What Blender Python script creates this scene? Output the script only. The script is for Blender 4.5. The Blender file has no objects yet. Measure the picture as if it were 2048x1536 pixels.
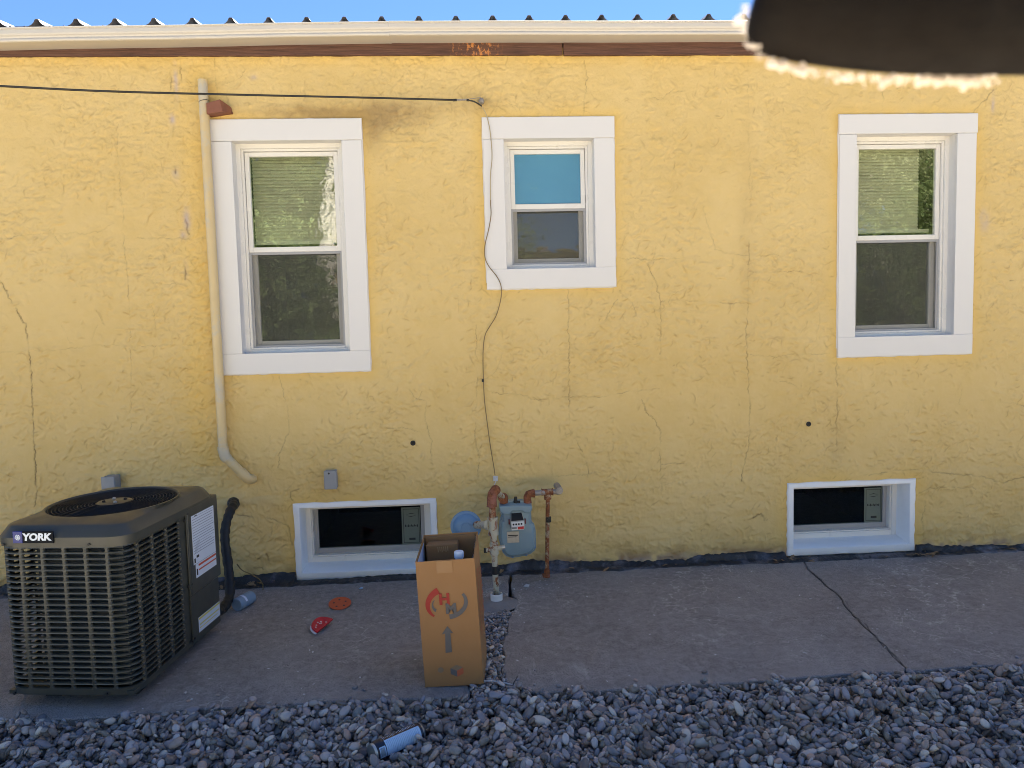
import bpy, bmesh, math, random
import numpy as np
from mathutils import Vector, Matrix
random.seed(7); rng = np.random.default_rng(11)
R = math.radians
S = bpy.context.scene
COL = S.collection

# ------------------------------------------------------------------ camera
CAM = Vector((0.0, -4.6, 1.5))
PITCH, YAW, ROLL, FPX = R(4.41015982), R(3.42988788), R(-1.43887941), 1498.276
_f = Vector((math.sin(YAW)*math.cos(PITCH), math.cos(YAW)*math.cos(PITCH), -math.sin(PITCH)))
_r = Vector((math.cos(YAW), -math.sin(YAW), 0)); _u = _r.cross(_f)
RT = _r*math.cos(ROLL) + _u*math.sin(ROLL); UP = -_r*math.sin(ROLL) + _u*math.cos(ROLL); FW = _f
cd = bpy.data.cameras.new('camera'); cam = bpy.data.objects.new('camera', cd); COL.objects.link(cam)
cam.matrix_world = Matrix(((RT.x, UP.x, -FW.x, CAM.x), (RT.y, UP.y, -FW.y, CAM.y), (RT.z, UP.z, -FW.z, CAM.z), (0, 0, 0, 1)))
cd.sensor_width = 36; cd.lens = 36*FPX/2048; cd.clip_end = 2000; cd.clip_start = 0.02
cd.dof.use_dof = True; cd.dof.focus_distance = 4.6; cd.dof.aperture_fstop = 18
S.camera = cam
def W(px, py, y=0.0):
    v = RT*((px-1024)/FPX) - UP*((py-768)/FPX) + FW
    return CAM + v*((y+4.6)/v.y)
def WX(px, py, y=0.0):
    p = W(px, py, y); return (p.x, p.z)
def G(px, py, z=0.0):
    v = RT*((px-1024)/FPX) - UP*((py-768)/FPX) + FW
    return CAM + v*((z-1.5)/v.z)

# ------------------------------------------------------------------ light
SUN_EL, SUN_AZ = 52, 28          # azimuth measured from +Y towards +X
w = bpy.data.worlds.new('World'); S.world = w; w.use_nodes = True
nt = w.node_tree; bg = nt.nodes['Background']
sky = nt.nodes.new('ShaderNodeTexSky'); sky.sky_type = 'NISHITA'; sky.sun_disc = False
sky.sun_elevation = R(SUN_EL); sky.sun_rotation = R(SUN_AZ); sky.altitude = 3000; sky.air_density = 1.0; sky.dust_density = 0.0; sky.ozone_density = 9.0
nt.links.new(sky.outputs[0], bg.inputs[0]); bg.inputs[1].default_value = 0.05
sl = bpy.data.lights.new('sun', 'SUN'); so = bpy.data.objects.new('sun', sl); COL.objects.link(so)
sl.energy = 5.0; sl.angle = R(0.5); sl.color = (1, .95, .86)
sd = Vector((math.sin(R(SUN_AZ))*math.cos(R(SUN_EL)), math.cos(R(SUN_AZ))*math.cos(R(SUN_EL)), math.sin(R(SUN_EL))))
so.rotation_euler = sd.to_track_quat('Z', 'Y').to_euler()
S.cycles.filter_width = 1.0
S.view_settings.view_transform = 'Standard'; S.view_settings.look = 'None'
S.view_settings.exposure = 2.4; S.view_settings.gamma = 1

# ------------------------------------------------------------------ helpers
def tag(o, label=None, cat=None, group=None, kind=None):
    if label: o['label'] = label
    if cat: o['category'] = cat
    if group: o['group'] = group
    if kind: o['kind'] = kind
    return o
def empty(name, loc=(0, 0, 0), rz=0, parent=None):
    o = bpy.data.objects.new(name, None); COL.objects.link(o); o.location = loc; o.rotation_euler = (0, 0, rz)
    o.empty_display_size = .1
    if parent: o.parent = parent
    return o
def link(name, me, parent=None):
    o = bpy.data.objects.new(name, me); COL.objects.link(o)
    if parent: o.parent = parent
    return o
class MB:
    def __init__(s): s.v = []; s.f = []; s.m = []; s.mi = 0; s.T = Matrix.Identity(4)
    def mat(s, i): s.mi = i; return s
    def tf(s, M): s.T = M; return s
    def add(s, vs, fs):
        b = len(s.v); s.v += [tuple(s.T @ Vector(p)) for p in vs]
        for f in fs: s.f.append(tuple(b+i for i in f)); s.m.append(s.mi)
        return s
    def box(s, a, b):
        x0, y0, z0 = a; x1, y1, z1 = b
        x0, x1 = min(x0, x1), max(x0, x1); y0, y1 = min(y0, y1), max(y0, y1); z0, z1 = min(z0, z1), max(z0, z1)
        return s.add([(x0,y0,z0),(x1,y0,z0),(x1,y1,z0),(x0,y1,z0),(x0,y0,z1),(x1,y0,z1),(x1,y1,z1),(x0,y1,z1)],
            [(0,3,2,1),(4,5,6,7),(0,1,5,4),(1,2,6,5),(2,3,7,6),(3,0,4,7)])
    def tube(s, pts, r, n=12, caps=True):
        pts = [Vector(p) for p in pts]; rr = r if isinstance(r, (list, tuple)) else [r]*len(pts)
        vs = []; t0 = None; ref = None
        for i, p in enumerate(pts):
            if i == 0: t = pts[1]-p
            elif i == len(pts)-1: t = p-pts[i-1]
            else: t = (p-pts[i-1]).normalized()+(pts[i+1]-p).normalized()
            if t.length < 1e-9: t = t0
            t = t.normalized()
            if ref is None:
                ref = Vector((0, 0, 1)) if abs(t.z) < .9 else Vector((1, 0, 0))
                ref = (ref - t*ref.dot(t)).normalized()
            else:
                ref = ref - t*ref.dot(t); ref.normalize()
            t0 = t; b = t.cross(ref)
            for k in range(n):
                a = 2*math.pi*k/n; vs.append(p + (ref*math.cos(a)+b*math.sin(a))*rr[i])
        fs = []
        for i in range(len(pts)-1):
            for k in range(n):
                k2 = (k+1) % n; fs.append((i*n+k, i*n+k2, (i+1)*n+k2, (i+1)*n+k))
        if caps: fs.append(tuple(range(n-1, -1, -1))); fs.append(tuple((len(pts)-1)*n+k for k in range(n)))
        return s.add(vs, fs)
    def loops(s, loops, close0=False, close1=False):
        n = len(loops[0]); vs = [p for l in loops for p in l]; fs = []
        for i in range(len(loops)-1):
            for k in range(n):
                k2 = (k+1) % n; fs.append((i*n+k, i*n+k2, (i+1)*n+k2, (i+1)*n+k))
        if close0: fs.append(tuple(range(n-1, -1, -1)))
        if close1: fs.append(tuple((len(loops)-1)*n+k for k in range(n)))
        return s.add(vs, fs)
    def prism(s, pts, y0, y1):      # outline in xz, extruded along y ; pts counter-clockwise seen from -y
        n = len(pts)
        return s.add([(x, y0, z) for x, z in pts]+[(x, y1, z) for x, z in pts],
            [tuple(range(n)), tuple(range(2*n-1, n-1, -1))]+[(i, i+n, (i+1) % n+n, (i+1) % n) for i in range(n)])
    def lathe(s, prof, n=24, c=(0, 0, 0), ax='z'):   # prof of (r, h)
        L = []
        for r, h in prof:
            l = []
            for k in range(n):
                a = 2*math.pi*k/n; p = (r*math.cos(a), r*math.sin(a), h)
                if ax == 'y': p = (p[0], -p[2], p[1])     # towards -y (the viewer)
                if ax == 'x': p = (p[2], p[0], p[1])
                l.append((c[0]+p[0], c[1]+p[1], c[2]+p[2]))
            L.append(l)
        return s.loops(L, True, True)
    def mesh(s, name, mats, smooth=35):
        me = bpy.data.meshes.new(name); me.from_pydata(s.v, [], s.f)
        mats = mats if isinstance(mats, (list, tuple)) else [mats]
        for m in mats: me.materials.append(m)
        if len(mats) > 1: me.polygons.foreach_set('material_index', s.m)
        bm = bmesh.new(); bm.from_mesh(me); bmesh.ops.recalc_face_normals(bm, faces=bm.faces); bm.to_mesh(me); bm.free()
        if smooth:
            me.polygons.foreach_set('use_smooth', [True]*len(me.polygons)); me.set_sharp_from_angle(angle=R(smooth))
        return me
    def build(s, name, mats, parent=None, smooth=35, bevel=0, seg=2):
        o = link(name, s.mesh(name, mats, smooth), parent)
        if bevel:
            b = o.modifiers.new('bevel', 'BEVEL'); b.width = bevel; b.segments = seg; b.limit_method = 'ANGLE'; b.angle_limit = R(30)
            b.harden_normals = False
        return o
def bez(pts, n=8):       # Catmull-Rom
    pts = [Vector(p) for p in pts]; P = [2*pts[0]-pts[1]]+pts+[2*pts[-1]-pts[-2]]; o = []
    for i in range(1, len(P)-2):
        for k in range(n):
            t = k/n; a, b, c, d = P[i-1:i+3]
            o.append(.5*((2*b)+(c-a)*t+(2*a-5*b+4*c-d)*t*t+(3*b-a-3*c+d)*t**3))
    o.append(pts[-1]); return o
def text_mesh(txt, size, name, mat, parent, M, bold=0, shear=0, depth=.0004, sx=1):
    cu = bpy.data.curves.new('t', 'FONT'); cu.body = txt; cu.size = size; cu.offset = bold; cu.shear = shear; cu.extrude = depth
    cu.align_x = 'CENTER'; cu.align_y = 'CENTER'; cu.resolution_u = 3
    to = bpy.data.objects.new('t', cu); COL.objects.link(to); bpy.context.view_layer.update()
    me = bpy.data.meshes.new_from_object(to.evaluated_get(bpy.context.evaluated_depsgraph_get()))
    bpy.data.objects.remove(to); me.name = name; me.materials.clear(); me.materials.append(mat)
    me.transform(M @ Matrix.Diagonal((sx, 1, 1, 1)))
    return link(name, me, parent)

# ------------------------------------------------------------------ materials
def newmat(name):
    m = bpy.data.materials.new(name); m.use_nodes = True; n = m.node_tree.nodes; return m, n, m.node_tree.links, n['Principled BSDF']
def nd(n, t, **k):
    x = n.new('ShaderNode'+t)
    for a, b in k.items():
        if a in x.inputs: x.inputs[a].default_value = b
        else: setattr(x, a, b)
    return x
def noise(n, l, vec, scale, detail=4, rough=.5, dist=0):
    x = nd(n, 'TexNoise', Scale=scale, Detail=detail, Roughness=rough, Distortion=dist); l.new(vec, x.inputs['Vector']); return x.outputs['Fac']
def ramp(n, l, fac, stops):
    x = n.new('ShaderNodeValToRGB'); e = x.color_ramp.elements
    while len(e) < len(stops): e.new(.5)
    for i, (p, c) in enumerate(stops):
        e[i].position = p; e[i].color = (c[0], c[1], c[2], 1) if isinstance(c, (tuple, list)) else (c, c, c, 1)
    l.new(fac, x.inputs[0]); return x.outputs[0]
def mix(n, l, fac, a, b, mode='MIX'):
    x = n.new('ShaderNodeMix'); x.data_type = 'RGBA'; x.blend_type = mode
    for s, v in ((x.inputs[0], fac), (x.inputs[6], a), (x.inputs[7], b)):
        if isinstance(v, (int, float)): s.default_value = v if s.type == 'VALUE' else (v, v, v, 1)
        elif isinstance(v, (tuple, list)): s.default_value = (*v, 1)
        else: l.new(v, s)
    return x.outputs[2]
def bump(n, l, h, strength, dist, base=None):
    x = n.new('ShaderNodeBump'); x.inputs['Strength'].default_value = strength; x.inputs['Distance'].default_value = dist
    l.new(h, x.inputs['Height'])
    if base: l.new(base, x.inputs['Normal'])
    return x.outputs[0]
def M(name, c, rough=.6, var=.15, scale=8, bmp=.0, bs=60, metal=0, c2=None, c2p=(.55, .65), c2s=6, spec=.5, coat=0):
    m, n, l, p = newmat(name); tc = n.new('ShaderNodeTexCoord').outputs['Object']
    a = noise(n, l, tc, scale, 5, .6)
    col = mix(n, l, a, tuple(x*(1-var) for x in c), tuple(min(1, x*(1+var)) for x in c))
    if c2:
        b = noise(n, l, tc, c2s, 6, .65, .3); b = ramp(n, l, b, [(c2p[0], 0), (c2p[1], 1)])
        col = mix(n, l, b, col, c2)
    l.new(col, p.inputs['Base Color']); p.inputs['Metallic'].default_value = metal
    rr = noise(n, l, tc, scale*2.3, 3); rr = ramp(n, l, rr, [(.3, max(0, rough-.08)), (.7, min(1, rough+.08))]); l.new(rr, p.inputs['Roughness'])
    p.inputs['Specular IOR Level'].default_value = spec; p.inputs['Coat Weight'].default_value = coat
    if bmp:
        h = noise(n, l, tc, bs, 6, .6); l.new(bump(n, l, h, 1, bmp), p.inputs['Normal'])
    return m

def stucco():
    m, n, l, p = newmat('yellow_stucco'); tc = n.new('ShaderNodeTexCoord').outputs['Object']
    def at(nm):
        x = n.new('ShaderNodeAttribute'); x.attribute_name = nm; return x.outputs['Fac']
    big = noise(n, l, tc, 1.3, 5, .6); mid = noise(n, l, tc, 9, 6, .65)
    col = mix(n, l, ramp(n, l, big, [(.35, 0), (.65, 1)]), (.625, .445, .165), (.68, .505, .215))
    col = mix(n, l, ramp(n, l, mid, [(.35, 0), (.7, .4)]), col, (.72, .545, .26))
    col = mix(n, l, at('fresh'), col, (.70, .47, .13))
    col = mix(n, l, at('soot'), col, (.20, .12, .05))
    col = mix(n, l, at('pale'), col, (.50, .40, .34))
    col = mix(n, l, at('dirt_shade'), col, (.24, .135, .04))  # mask holds dirt at the wall foot plus painted shade under plaster lips
    col = mix(n, l, at('crack'), col, (.055, .03, .012))
    l.new(col, p.inputs['Base Color']); p.inputs['Roughness'].default_value = .72; p.inputs['Specular IOR Level'].default_value = .35
    h = noise(n, l, tc, 60, 7, .62, .6); h2 = noise(n, l, tc, 320, 3, .5)
    b = bump(n, l, h, 1, .0035); b = bump(n, l, h2, .8, .0007, b); l.new(b, p.inputs['Normal'])
    return m
def wood():
    m, n, l, p = newmat('brown_board'); tc = n.new('ShaderNodeTexCoord').outputs['Object']
    mp = n.new('ShaderNodeMapping'); mp.inputs['Scale'].default_value = (1.5, 20, 45); l.new(tc, mp.inputs[0])
    g = noise(n, l, mp.outputs[0], 3, 6, .7, .4)
    col = ramp(n, l, g, [(.3, (.045, .019, .012)), (.55, (.12, .052, .034)), (.8, (.21, .115, .08))])
    x = n.new('ShaderNodeAttribute'); x.attribute_name = 'rust'
    mp2 = n.new('ShaderNodeMapping'); mp2.inputs['Scale'].default_value = (45, 45, 18); l.new(tc, mp2.inputs[0])
    g2 = noise(n, l, mp2.outputs[0], 1.4, 5, .7); sx = n.new('ShaderNodeSeparateXYZ'); l.new(tc, sx.inputs[0])
    mr = n.new('ShaderNodeMath'); mr.operation = 'SUBTRACT'; l.new(sx.outputs[0], mr.inputs[0]); mr.inputs[1].default_value = .105
    ab = n.new('ShaderNodeMath'); ab.operation = 'ABSOLUTE'; l.new(mr.outputs[0], ab.inputs[0])
    mk = ramp(n, l, ab.outputs[0], [(.07, .9), (.17, 0)])
    k = n.new('ShaderNodeMath'); k.operation = 'MULTIPLY'; l.new(ramp(n, l, g2, [(.53, 0), (.58, 1)]), k.inputs[0]); l.new(mk, k.inputs[1])
    col = mix(n, l, k.outputs[0], col, (.55, .22, .06))
    l.new(col, p.inputs['Base Color']); p.inputs['Roughness'].default_value = .6
    l.new(bump(n, l, g, 1, .004), p.inputs['Normal']); return m
def rusty(name, paint, lo=.45, hi=.55, sc=14):
    m, n, l, p = newmat(name); tc = n.new('ShaderNodeTexCoord').outputs['Object']
    a = noise(n, l, tc, sc, 6, .7, .5); r = noise(n, l, tc, 60, 5, .7)
    rc = ramp(n, l, r, [(.3, (.10, .03, .012)), (.6, (.27, .09, .03)), (.8, (.36, .17, .08))])
    pc = mix(n, l, r, tuple(x*.8 for x in paint), paint)
    k = ramp(n, l, a, [(lo, 0), (hi, 1)]); l.new(mix(n, l, k, pc, rc), p.inputs['Base Color'])
    l.new(ramp(n, l, k, [(0, .45), (1, .85)]), p.inputs['Roughness'])
    l.new(bump(n, l, r, 1, .0015), p.inputs['Normal']); return m
def concrete():
    m, n, l, p = newmat('concrete'); tc = n.new('ShaderNodeTexCoord').outputs['Object']
    a = noise(n, l, tc, 1.6, 7, .65, .5); b = noise(n, l, tc, 28, 7, .7); c = noise(n, l, tc, 210, 4, .6)
    col = ramp(n, l, a, [(.25, (.185, .168, .160)), (.5, (.255, .232, .222)), (.72, (.35, .325, .31))])
    col = mix(n, l, ramp(n, l, b, [(.40, .0), (.68, .8)]), col, (.40, .37, .345))
    col = mix(n, l, ramp(n, l, c, [(.40, .7), (.5, 0)]), col, (.09, .08, .078))
    # pale lime streaks and hairlines
    mp = n.new('ShaderNodeMapping'); mp.inputs['Scale'].default_value = (3, 1.1, 3); mp.inputs['Rotation'].default_value = (0, 0, .7); l.new(tc, mp.inputs[0])
    d = noise(n, l, mp.outputs[0], 3.1, 8, .72, 1.2); col = mix(n, l, ramp(n, l, d, [(.60, 0), (.75, .55)]), col, (.5, .48, .46))
    v = nd(n, 'TexVoronoi', Scale=5.5, feature='DISTANCE_TO_EDGE'); wv = n.new('ShaderNodeVectorMath'); wv.operation = 'ADD'
    nz = nd(n, 'TexNoise', Scale=7, Detail=5); l.new(tc, nz.inputs['Vector']); sc = n.new('ShaderNodeVectorMath'); sc.operation = 'SCALE'; sc.inputs['Scale'].default_value = .35
    l.new(nz.outputs['Color'], sc.inputs[0]); l.new(tc, wv.inputs[0]); l.new(sc.outputs[0], wv.inputs[1]); l.new(wv.outputs[0], v.inputs['Vector'])
    k = n.new('ShaderNodeMath'); k.operation = 'MULTIPLY'; l.new(ramp(n, l, v.outputs['Distance'], [(.006, 1), (.022, 0)]), k.inputs[0])
    l.new(ramp(n, l, noise(n, l, tc, 1.1, 3), [(.5, 0), (.62, .75)]), k.inputs[1])
    col = mix(n, l, k.outputs[0], col, (.55, .53, .49))
    l.new(col, p.inputs['Base Color']); p.inputs['Roughness'].default_value = .72; p.inputs['Specular IOR Level'].default_value = .35
    bb = bump(n, l, b, 1, .004); bb = bump(n, l, c, 1, .0012, bb); l.new(bb, p.inputs['Normal']); return m
def pebble_mat():
    m, n, l, p = newmat('pebble'); tc = n.new('ShaderNodeTexCoord').outputs['Object']
    at = n.new('ShaderNodeAttribute'); at.attribute_name = 'pr'; oi = n.new('ShaderNodeObjectInfo')
    ad = n.new('ShaderNodeMath'); l.new(at.outputs['Fac'], ad.inputs[0]); l.new(oi.outputs['Random'], ad.inputs[1])
    fr = n.new('ShaderNodeMath'); fr.operation = 'FRACT'; l.new(ad.outputs[0], fr.inputs[0])
    cols = [(.12,.105,.10),(.25,.235,.23),(.19,.165,.17),(.42,.39,.38),(.10,.09,.08),(.30,.25,.25),(.22,.19,.15),(.50,.47,.46),(.17,.17,.18),(.36,.28,.23),(.26,.24,.26),(.60,.55,.48),(.15,.12,.11),(.38,.33,.33),(.22,.21,.20),(.46,.31,.24),(.13,.13,.15),(.33,.31,.30),(.20,.16,.14),(.28,.27,.31)]
    x = n.new('ShaderNodeValToRGB'); e = x.color_ramp.elements; x.color_ramp.interpolation = 'CONSTANT'
    while len(e) < len(cols): e.new(.5)
    for i, c in enumerate(cols): e[i].position = i/len(cols); e[i].color = (*c, 1)
    l.new(fr.outputs[0], x.inputs[0])
    a = noise(n, l, tc, 90, 5, .6); col = mix(n, l, ramp(n, l, a, [(.4, .0), (.8, .35)]), x.outputs[0], (.5, .48, .46))
    l.new(col, p.inputs['Base Color']); p.inputs['Roughness'].default_value = .5
    l.new(bump(n, l, a, .6, .002), p.inputs['Normal']); return m
def glass(name, tint=(1, 1, 1), fres=1.9, rough=.0):
    m, n, l, p = newmat(name); n.remove(p); out = n['Material Output']
    t = n.new('ShaderNodeBsdfTransparent'); t.inputs[0].default_value = (*tint, 1)
    g = n.new('ShaderNodeBsdfGlossy'); g.inputs['Roughness'].default_value = rough; g.inputs[0].default_value = (.95, 1, .98, 1)
    tc = n.new('ShaderNodeTexCoord').outputs['Object']; h = noise(n, l, tc, 6, 3, .5)
    l.new(bump(n, l, h, 1, .0012), g.inputs['Normal'])
    f = n.new('ShaderNodeFresnel'); f.inputs[0].default_value = fres
    x = n.new('ShaderNodeMixShader'); ge = n.new('ShaderNodeNewGeometry'); sb = n.new('ShaderNodeMath'); sb.operation = 'SUBTRACT'; sb.inputs[0].default_value = 1; l.new(ge.outputs['Backfacing'], sb.inputs[1])
    mu = n.new('ShaderNodeMath'); mu.operation = 'MULTIPLY'; l.new(f.outputs[0], mu.inputs[0]); l.new(sb.outputs[0], mu.inputs[1])
    l.new(mu.outputs[0], x.inputs[0]); l.new(t.outputs[0], x.inputs[1]); l.new(g.outputs[0], x.inputs[2])
    l.new(x.outputs[0], out.inputs[0]); return m
def screen_mat():
    m, n, l, p = newmat('insect_screen'); n.remove(p); out = n['Material Output']
    t = n.new('ShaderNodeBsdfTransparent'); d = n.new('ShaderNodeBsdfDiffuse'); d.inputs[0].default_value = (.13, .13, .115, 1)
    x = n.new('ShaderNodeMixShader'); x.inputs[0].default_value = .42; l.new(t.outputs[0], x.inputs[1]); l.new(d.outputs[0], x.inputs[2]); l.new(x.outputs[0], out.inputs[0]); return m
def leaf_mat(name, a, b):
    m, n, l, p = newmat(name); n.remove(p); out = n['Material Output']
    tc = n.new('ShaderNodeTexCoord').outputs['Object']; c = mix(n, l, ramp(n, l, noise(n, l, tc, 2.5, 5), [(.35, 0), (.65, 1)]), a, b)
    d = n.new('ShaderNodeBsdfDiffuse'); t = n.new('ShaderNodeBsdfTranslucent'); l.new(c, d.inputs[0]); l.new(c, t.inputs[0])
    x = n.new('ShaderNodeMixShader'); x.inputs[0].default_value = .45; l.new(d.outputs[0], x.inputs[1]); l.new(t.outputs[0], x.inputs[2]); l.new(x.outputs[0], out.inputs[0]); return m

m_stucco = stucco(); m_wood = wood(); m_conc = concrete(); m_pebble = pebble_mat()
m_white = M('white_trim_paint', (.71, .695, .68), .5, .02, 5, .0006, 25)
m_whiteb = M('white_masonry_paint', (.84, .86, .88), .5, .03, 8, .003, 30)
m_vinyl = M('white_vinyl', (.77, .75, .71), .32, .01, 3)
m_screenframe = M('grey_screen_frame', (.36, .36, .37), .4, .05, 10)
m_gutter = M('gutter_paint', (.60, .56, .50), .38, .03, 3, .0004, 12, c2=(.62, .55, .44), c2p=(.66, .74), c2s=2)
m_roof = M('roof_metal', (.15, .14, .15), .4, .15, 4, metal=.2)
m_pipe = M('cream_pvc', (.62, .48, .25), .42, .10, 6, .0005, 40, c2=(.52, .47, .36), c2p=(.5, .6), c2s=2.5)
m_block = M('rust_wood_block', (.24, .09, .05), .7, .2, 20, .002, 60)
m_blackcable = M('black_cable', (.016, .014, .012), .5, .2)
m_creamwire = M('cream_wire', (.42, .34, .2), .5, .15)
m_wire = M('brown_wire', (.20, .135, .05), .5, .2)
m_steel = M('steel', (.35, .33, .31), .35, .2, 30, metal=.8)
m_galv = M('galvanized', (.30, .28, .26), .5, .2, 30, .0005, 80, metal=.3, c2=(.25, .12, .06), c2p=(.58, .66), c2s=30)
m_greybox = M('grey_box_paint', (.27, .285, .31), .45, .08, 12)
m_cond = M('condenser_paint', (.050, .052, .044), .36, .06, 6)
m_dark = M('dark_inside', (.012, .012, .012), .8, .2)
m_coil = M('coil_fins', (.035, .04, .04), .6, .3, 60, .002, 200)
m_blk = M('black_rubber', (.012, .012, .013), .55, .3, 20, .002, 60)
m_tar = M('roofing_tar', (.022, .022, .024), .42, .5, 14, .016, 24, c2=(.16, .16, .19), c2p=(.52, .7), c2s=6)
m_card = M('cardboard', (.305, .16, .062), .75, .07, 5, .0006, 30)
m_cardin = M('cardboard_inner', (.23, .125, .055), .8, .1, 8)
m_red = M('print_red', (.33, .03, .02), .7, .12, 30)
m_grey = M('print_grey', (.11, .105, .105), .7, .1, 30)
m_foil = M('foil', (.8, .8, .82), .25, .1, 60, .004, 60, metal=.7)
m_bag = M('white_plastic', (.62, .70, .85), .5, .1, 20, .003, 25)
m_bluecap = M('bottle_cap', (.62, .72, .9), .4, .05)
m_meter = M('meter_paint', (.20, .295, .345), .42, .07, 8, .0008, 60)
m_meter2 = M('regulator_paint', (.13, .245, .40), .42, .08, 8, .0008, 60)
m_rustred = rusty('rusty_fitting', (.30, .10, .06), .40, .52, 20)
m_rustcream = rusty('painted_pipe', (.50, .47, .36), .52, .60, 16)
m_rustpipe = rusty('rusty_pipe', (.52, .44, .30), .36, .50, 18)
m_chrome = M('zinc', (.5, .5, .48), .35, .1, metal=.7)
m_clear = glass('index_glass', (.8, .8, .75), 1.5, .05)
m_dial = M('dial_plate', (.72, .72, .70), .5, .05)
m_plate = M('name_plate', (.42, .41, .37), .4, .2, 60, metal=.4)
m_ink = M('black_ink', (.02, .02, .022), .6, .1)
m_labelred = M('label_red', (.55, .03, .03), .5, .05)
m_lw = M('label_white', (.62, .68, .78), .55, .04)
m_lgrey = M('label_grey', (.30, .34, .42), .6, .1)
m_yel = M('label_yellow', (.60, .55, .12), .5, .05)
m_badgeblue = M('badge_blue', (.01, .025, .22), .3, .2)
m_badgeblk = M('badge_black', (.004, .006, .010), .5, .1, spec=.15)
m_badgewht = M('badge_white', (.75, .82, .9), .4, .02)
m_glass = glass('window_glass', (.92, .93, .88), 2.5)
m_glassl = glass('window_glass_lower', (.7, .73, .68), 2.2)
m_glassm = glass('window_glass_middle', (.95, .97, .97), 1.6)
m_glassd = glass('basement_glass', (.75, .8, .77), 1.5)
m_screen = screen_mat()
m_blind = M('blind_slats', (.64, .63, .50), .6, .06)
m_blindt = M('blind_tan', (.55, .44, .26), .6, .06)
m_bluesheet = M('blue_sheet', (.10, .29, .42), .5, .05)
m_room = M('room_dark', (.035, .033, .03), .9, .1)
m_stick = M('sticker_card', (.14, .17, .14), .6, .05)
m_orange = M('sanding_orange', (.50, .10, .035), .85, .15, 300)
m_redpaper = M('sanding_red', (.50, .015, .03), .6, .15, 60)
m_paperwht = M('paper_white', (.6, .62, .68), .7, .05)
m_canlabel = M('can_label', (.42, .60, .82), .35, .05)
m_candark = M('can_dark', (.012, .014, .03), .3, .3)
m_cyl = M('blue_grey_plastic', (.20, .29, .40), .45, .1)
m_leafdry = M('dry_leaf', (.26, .17, .09), .8, .4, 30)
m_straw = M('straw', (.42, .35, .22), .8, .3, 30)
m_chip = M('paint_chip', (.62, .62, .64), .7, .2, 50)
m_dirt = M('dark_soil', (.09, .078, .068), .9, .3, 20, .01, 40)
m_yard = M('yard_dirt', (.50, .43, .34), .9, .2, 1.5, .01, 20, c2=(.38, .34, .22), c2p=(.5, .6), c2s=.6)
m_leaf = leaf_mat('tree_leaf', (.13, .18, .06), (.38, .44, .19)); m_leaf2 = leaf_mat('tree_leaf_pale', (.36, .38, .18), (.50, .50, .27))
m_bark = M('bark', (.66, .58, .49), .9, .3, 6, .03, 12)
m_tanwall = M('tan_wall', (.48, .36, .20), .8, .08, 2)
m_redroof = M('shingle', (.20, .13, .10), .9, .2, 5)
m_skin = M('backlit_skin', (.0085, .0065, .0055), .8, .12, 60, .0004, 300, c2=(.005, .004, .004), c2p=(.5, .65), c2s=40, spec=.12)  # near-black: backlit darkness of the hand put into the skin colour
m_fuzz_glint = leaf_mat('fibre_glint', (.95, .90, .84), (.95, .87, .80))  # shared by the fuzz and the lumps standing in for glints
m_concpatch = M('concrete_patch', (.25, .225, .21), .85, .3, 12, .006, 60)

# ================================================================== GROUND
g = MB()
g.add([(-60, -120, -.16), (60, -120, -.16), (60, -2.9, -.16), (-60, -2.9, -.16)], [(0, 1, 2, 3)])
tag(g.build('yard_ground', m_yard, smooth=0), kind='structure')
g = MB()
g.add([(-60, -2.9, -.164), (60, -2.9, -.164), (60, 120, -.164), (-60, 120, -.164)], [(0, 1, 2, 3)])
tag(g.build('soil', m_dirt, smooth=0), kind='structure')
def zs(y): return -.032 + (y+.05)*.021          # slab surface
def jag(pts, amp, seg=.05, seed=1):
    r = random.Random(seed); o = []
    for a, b in zip(pts, pts[1:]):
        L = math.dist(a, b); k = max(1, int(L/seg))
        for i in range(k):
            t = i/k; j = amp if i else amp*.4
            o.append((a[0]+(b[0]-a[0])*t + r.uniform(-j, j), a[1]+(b[1]-a[1])*t + r.uniform(-j, j)*.4))
    o.append(pts[-1]); return o
EDGE = lambda x: -1.515 - .012*math.sin(x*2.1) + .006*math.sin(x*9)
c1l = jag([(.234,-.02),(.211,-.2),(.201,-.38),(.195,-.5),(.165,-.62),(.02,-.72),(-.02,-1.0),(-.05,-1.3),(-.02,-1.52)], .005, .04, 3)
c1r = jag([(.252,-.02),(.228,-.2),(.222,-.36),(.245,-.50),(.205,-.66),(.178,-.74),(.168,-.9),(.13,-1.05),(.142,-1.17),(.115,-1.3),(.14,-1.42),(.26,-1.525)], .005, .035, 4)
cc = [(2.10,-.02),(2.05,-.26),(2.03,-.65),(1.98,-.87),(1.955,-1.11),(1.93,-1.32),(1.905,-1.53)]
c2l = jag(cc, .007, .05, 5); c2r = [(x+.003+.004*max(0, math.sin((-y)*4)), y) for x, y in c2l]
def slab(name, pts, matl=None):
    n = len(pts); b = MB()
    b.add([(x, y, zs(y)) for x, y in pts]+[(x, y, -.2) for x, y in pts], [tuple(range(n)), tuple(range(2*n-1, n-1, -1))]+[(i, (i+1) % n, (i+1) % n+n, i+n) for i in range(n)])
    o = b.build(name, m_conc, bevel=.006, seg=2, smooth=40); tag(o, kind='structure'); return o
def edgepts(x0, x1):   # along the front edge
    k = int(abs(x1-x0)/.06); r = random.Random(int(x0*100)); return [(x0+(x1-x0)*i/k, EDGE(x0+(x1-x0)*i/k)+r.uniform(-.004, .004)) for i in range(k+1)]
slab('concrete_walk', [(-7, -.02)] + edgepts(-7, -.03) + c1l[::-1][1:])
slab('concrete_walk', [p for p in c1r] + edgepts(.27, 1.89) + c2l[::-1][1:])
slab('concrete_walk', [p for p in c2r] + edgepts(1.93, 9) + [(9, -.02)])
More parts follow.
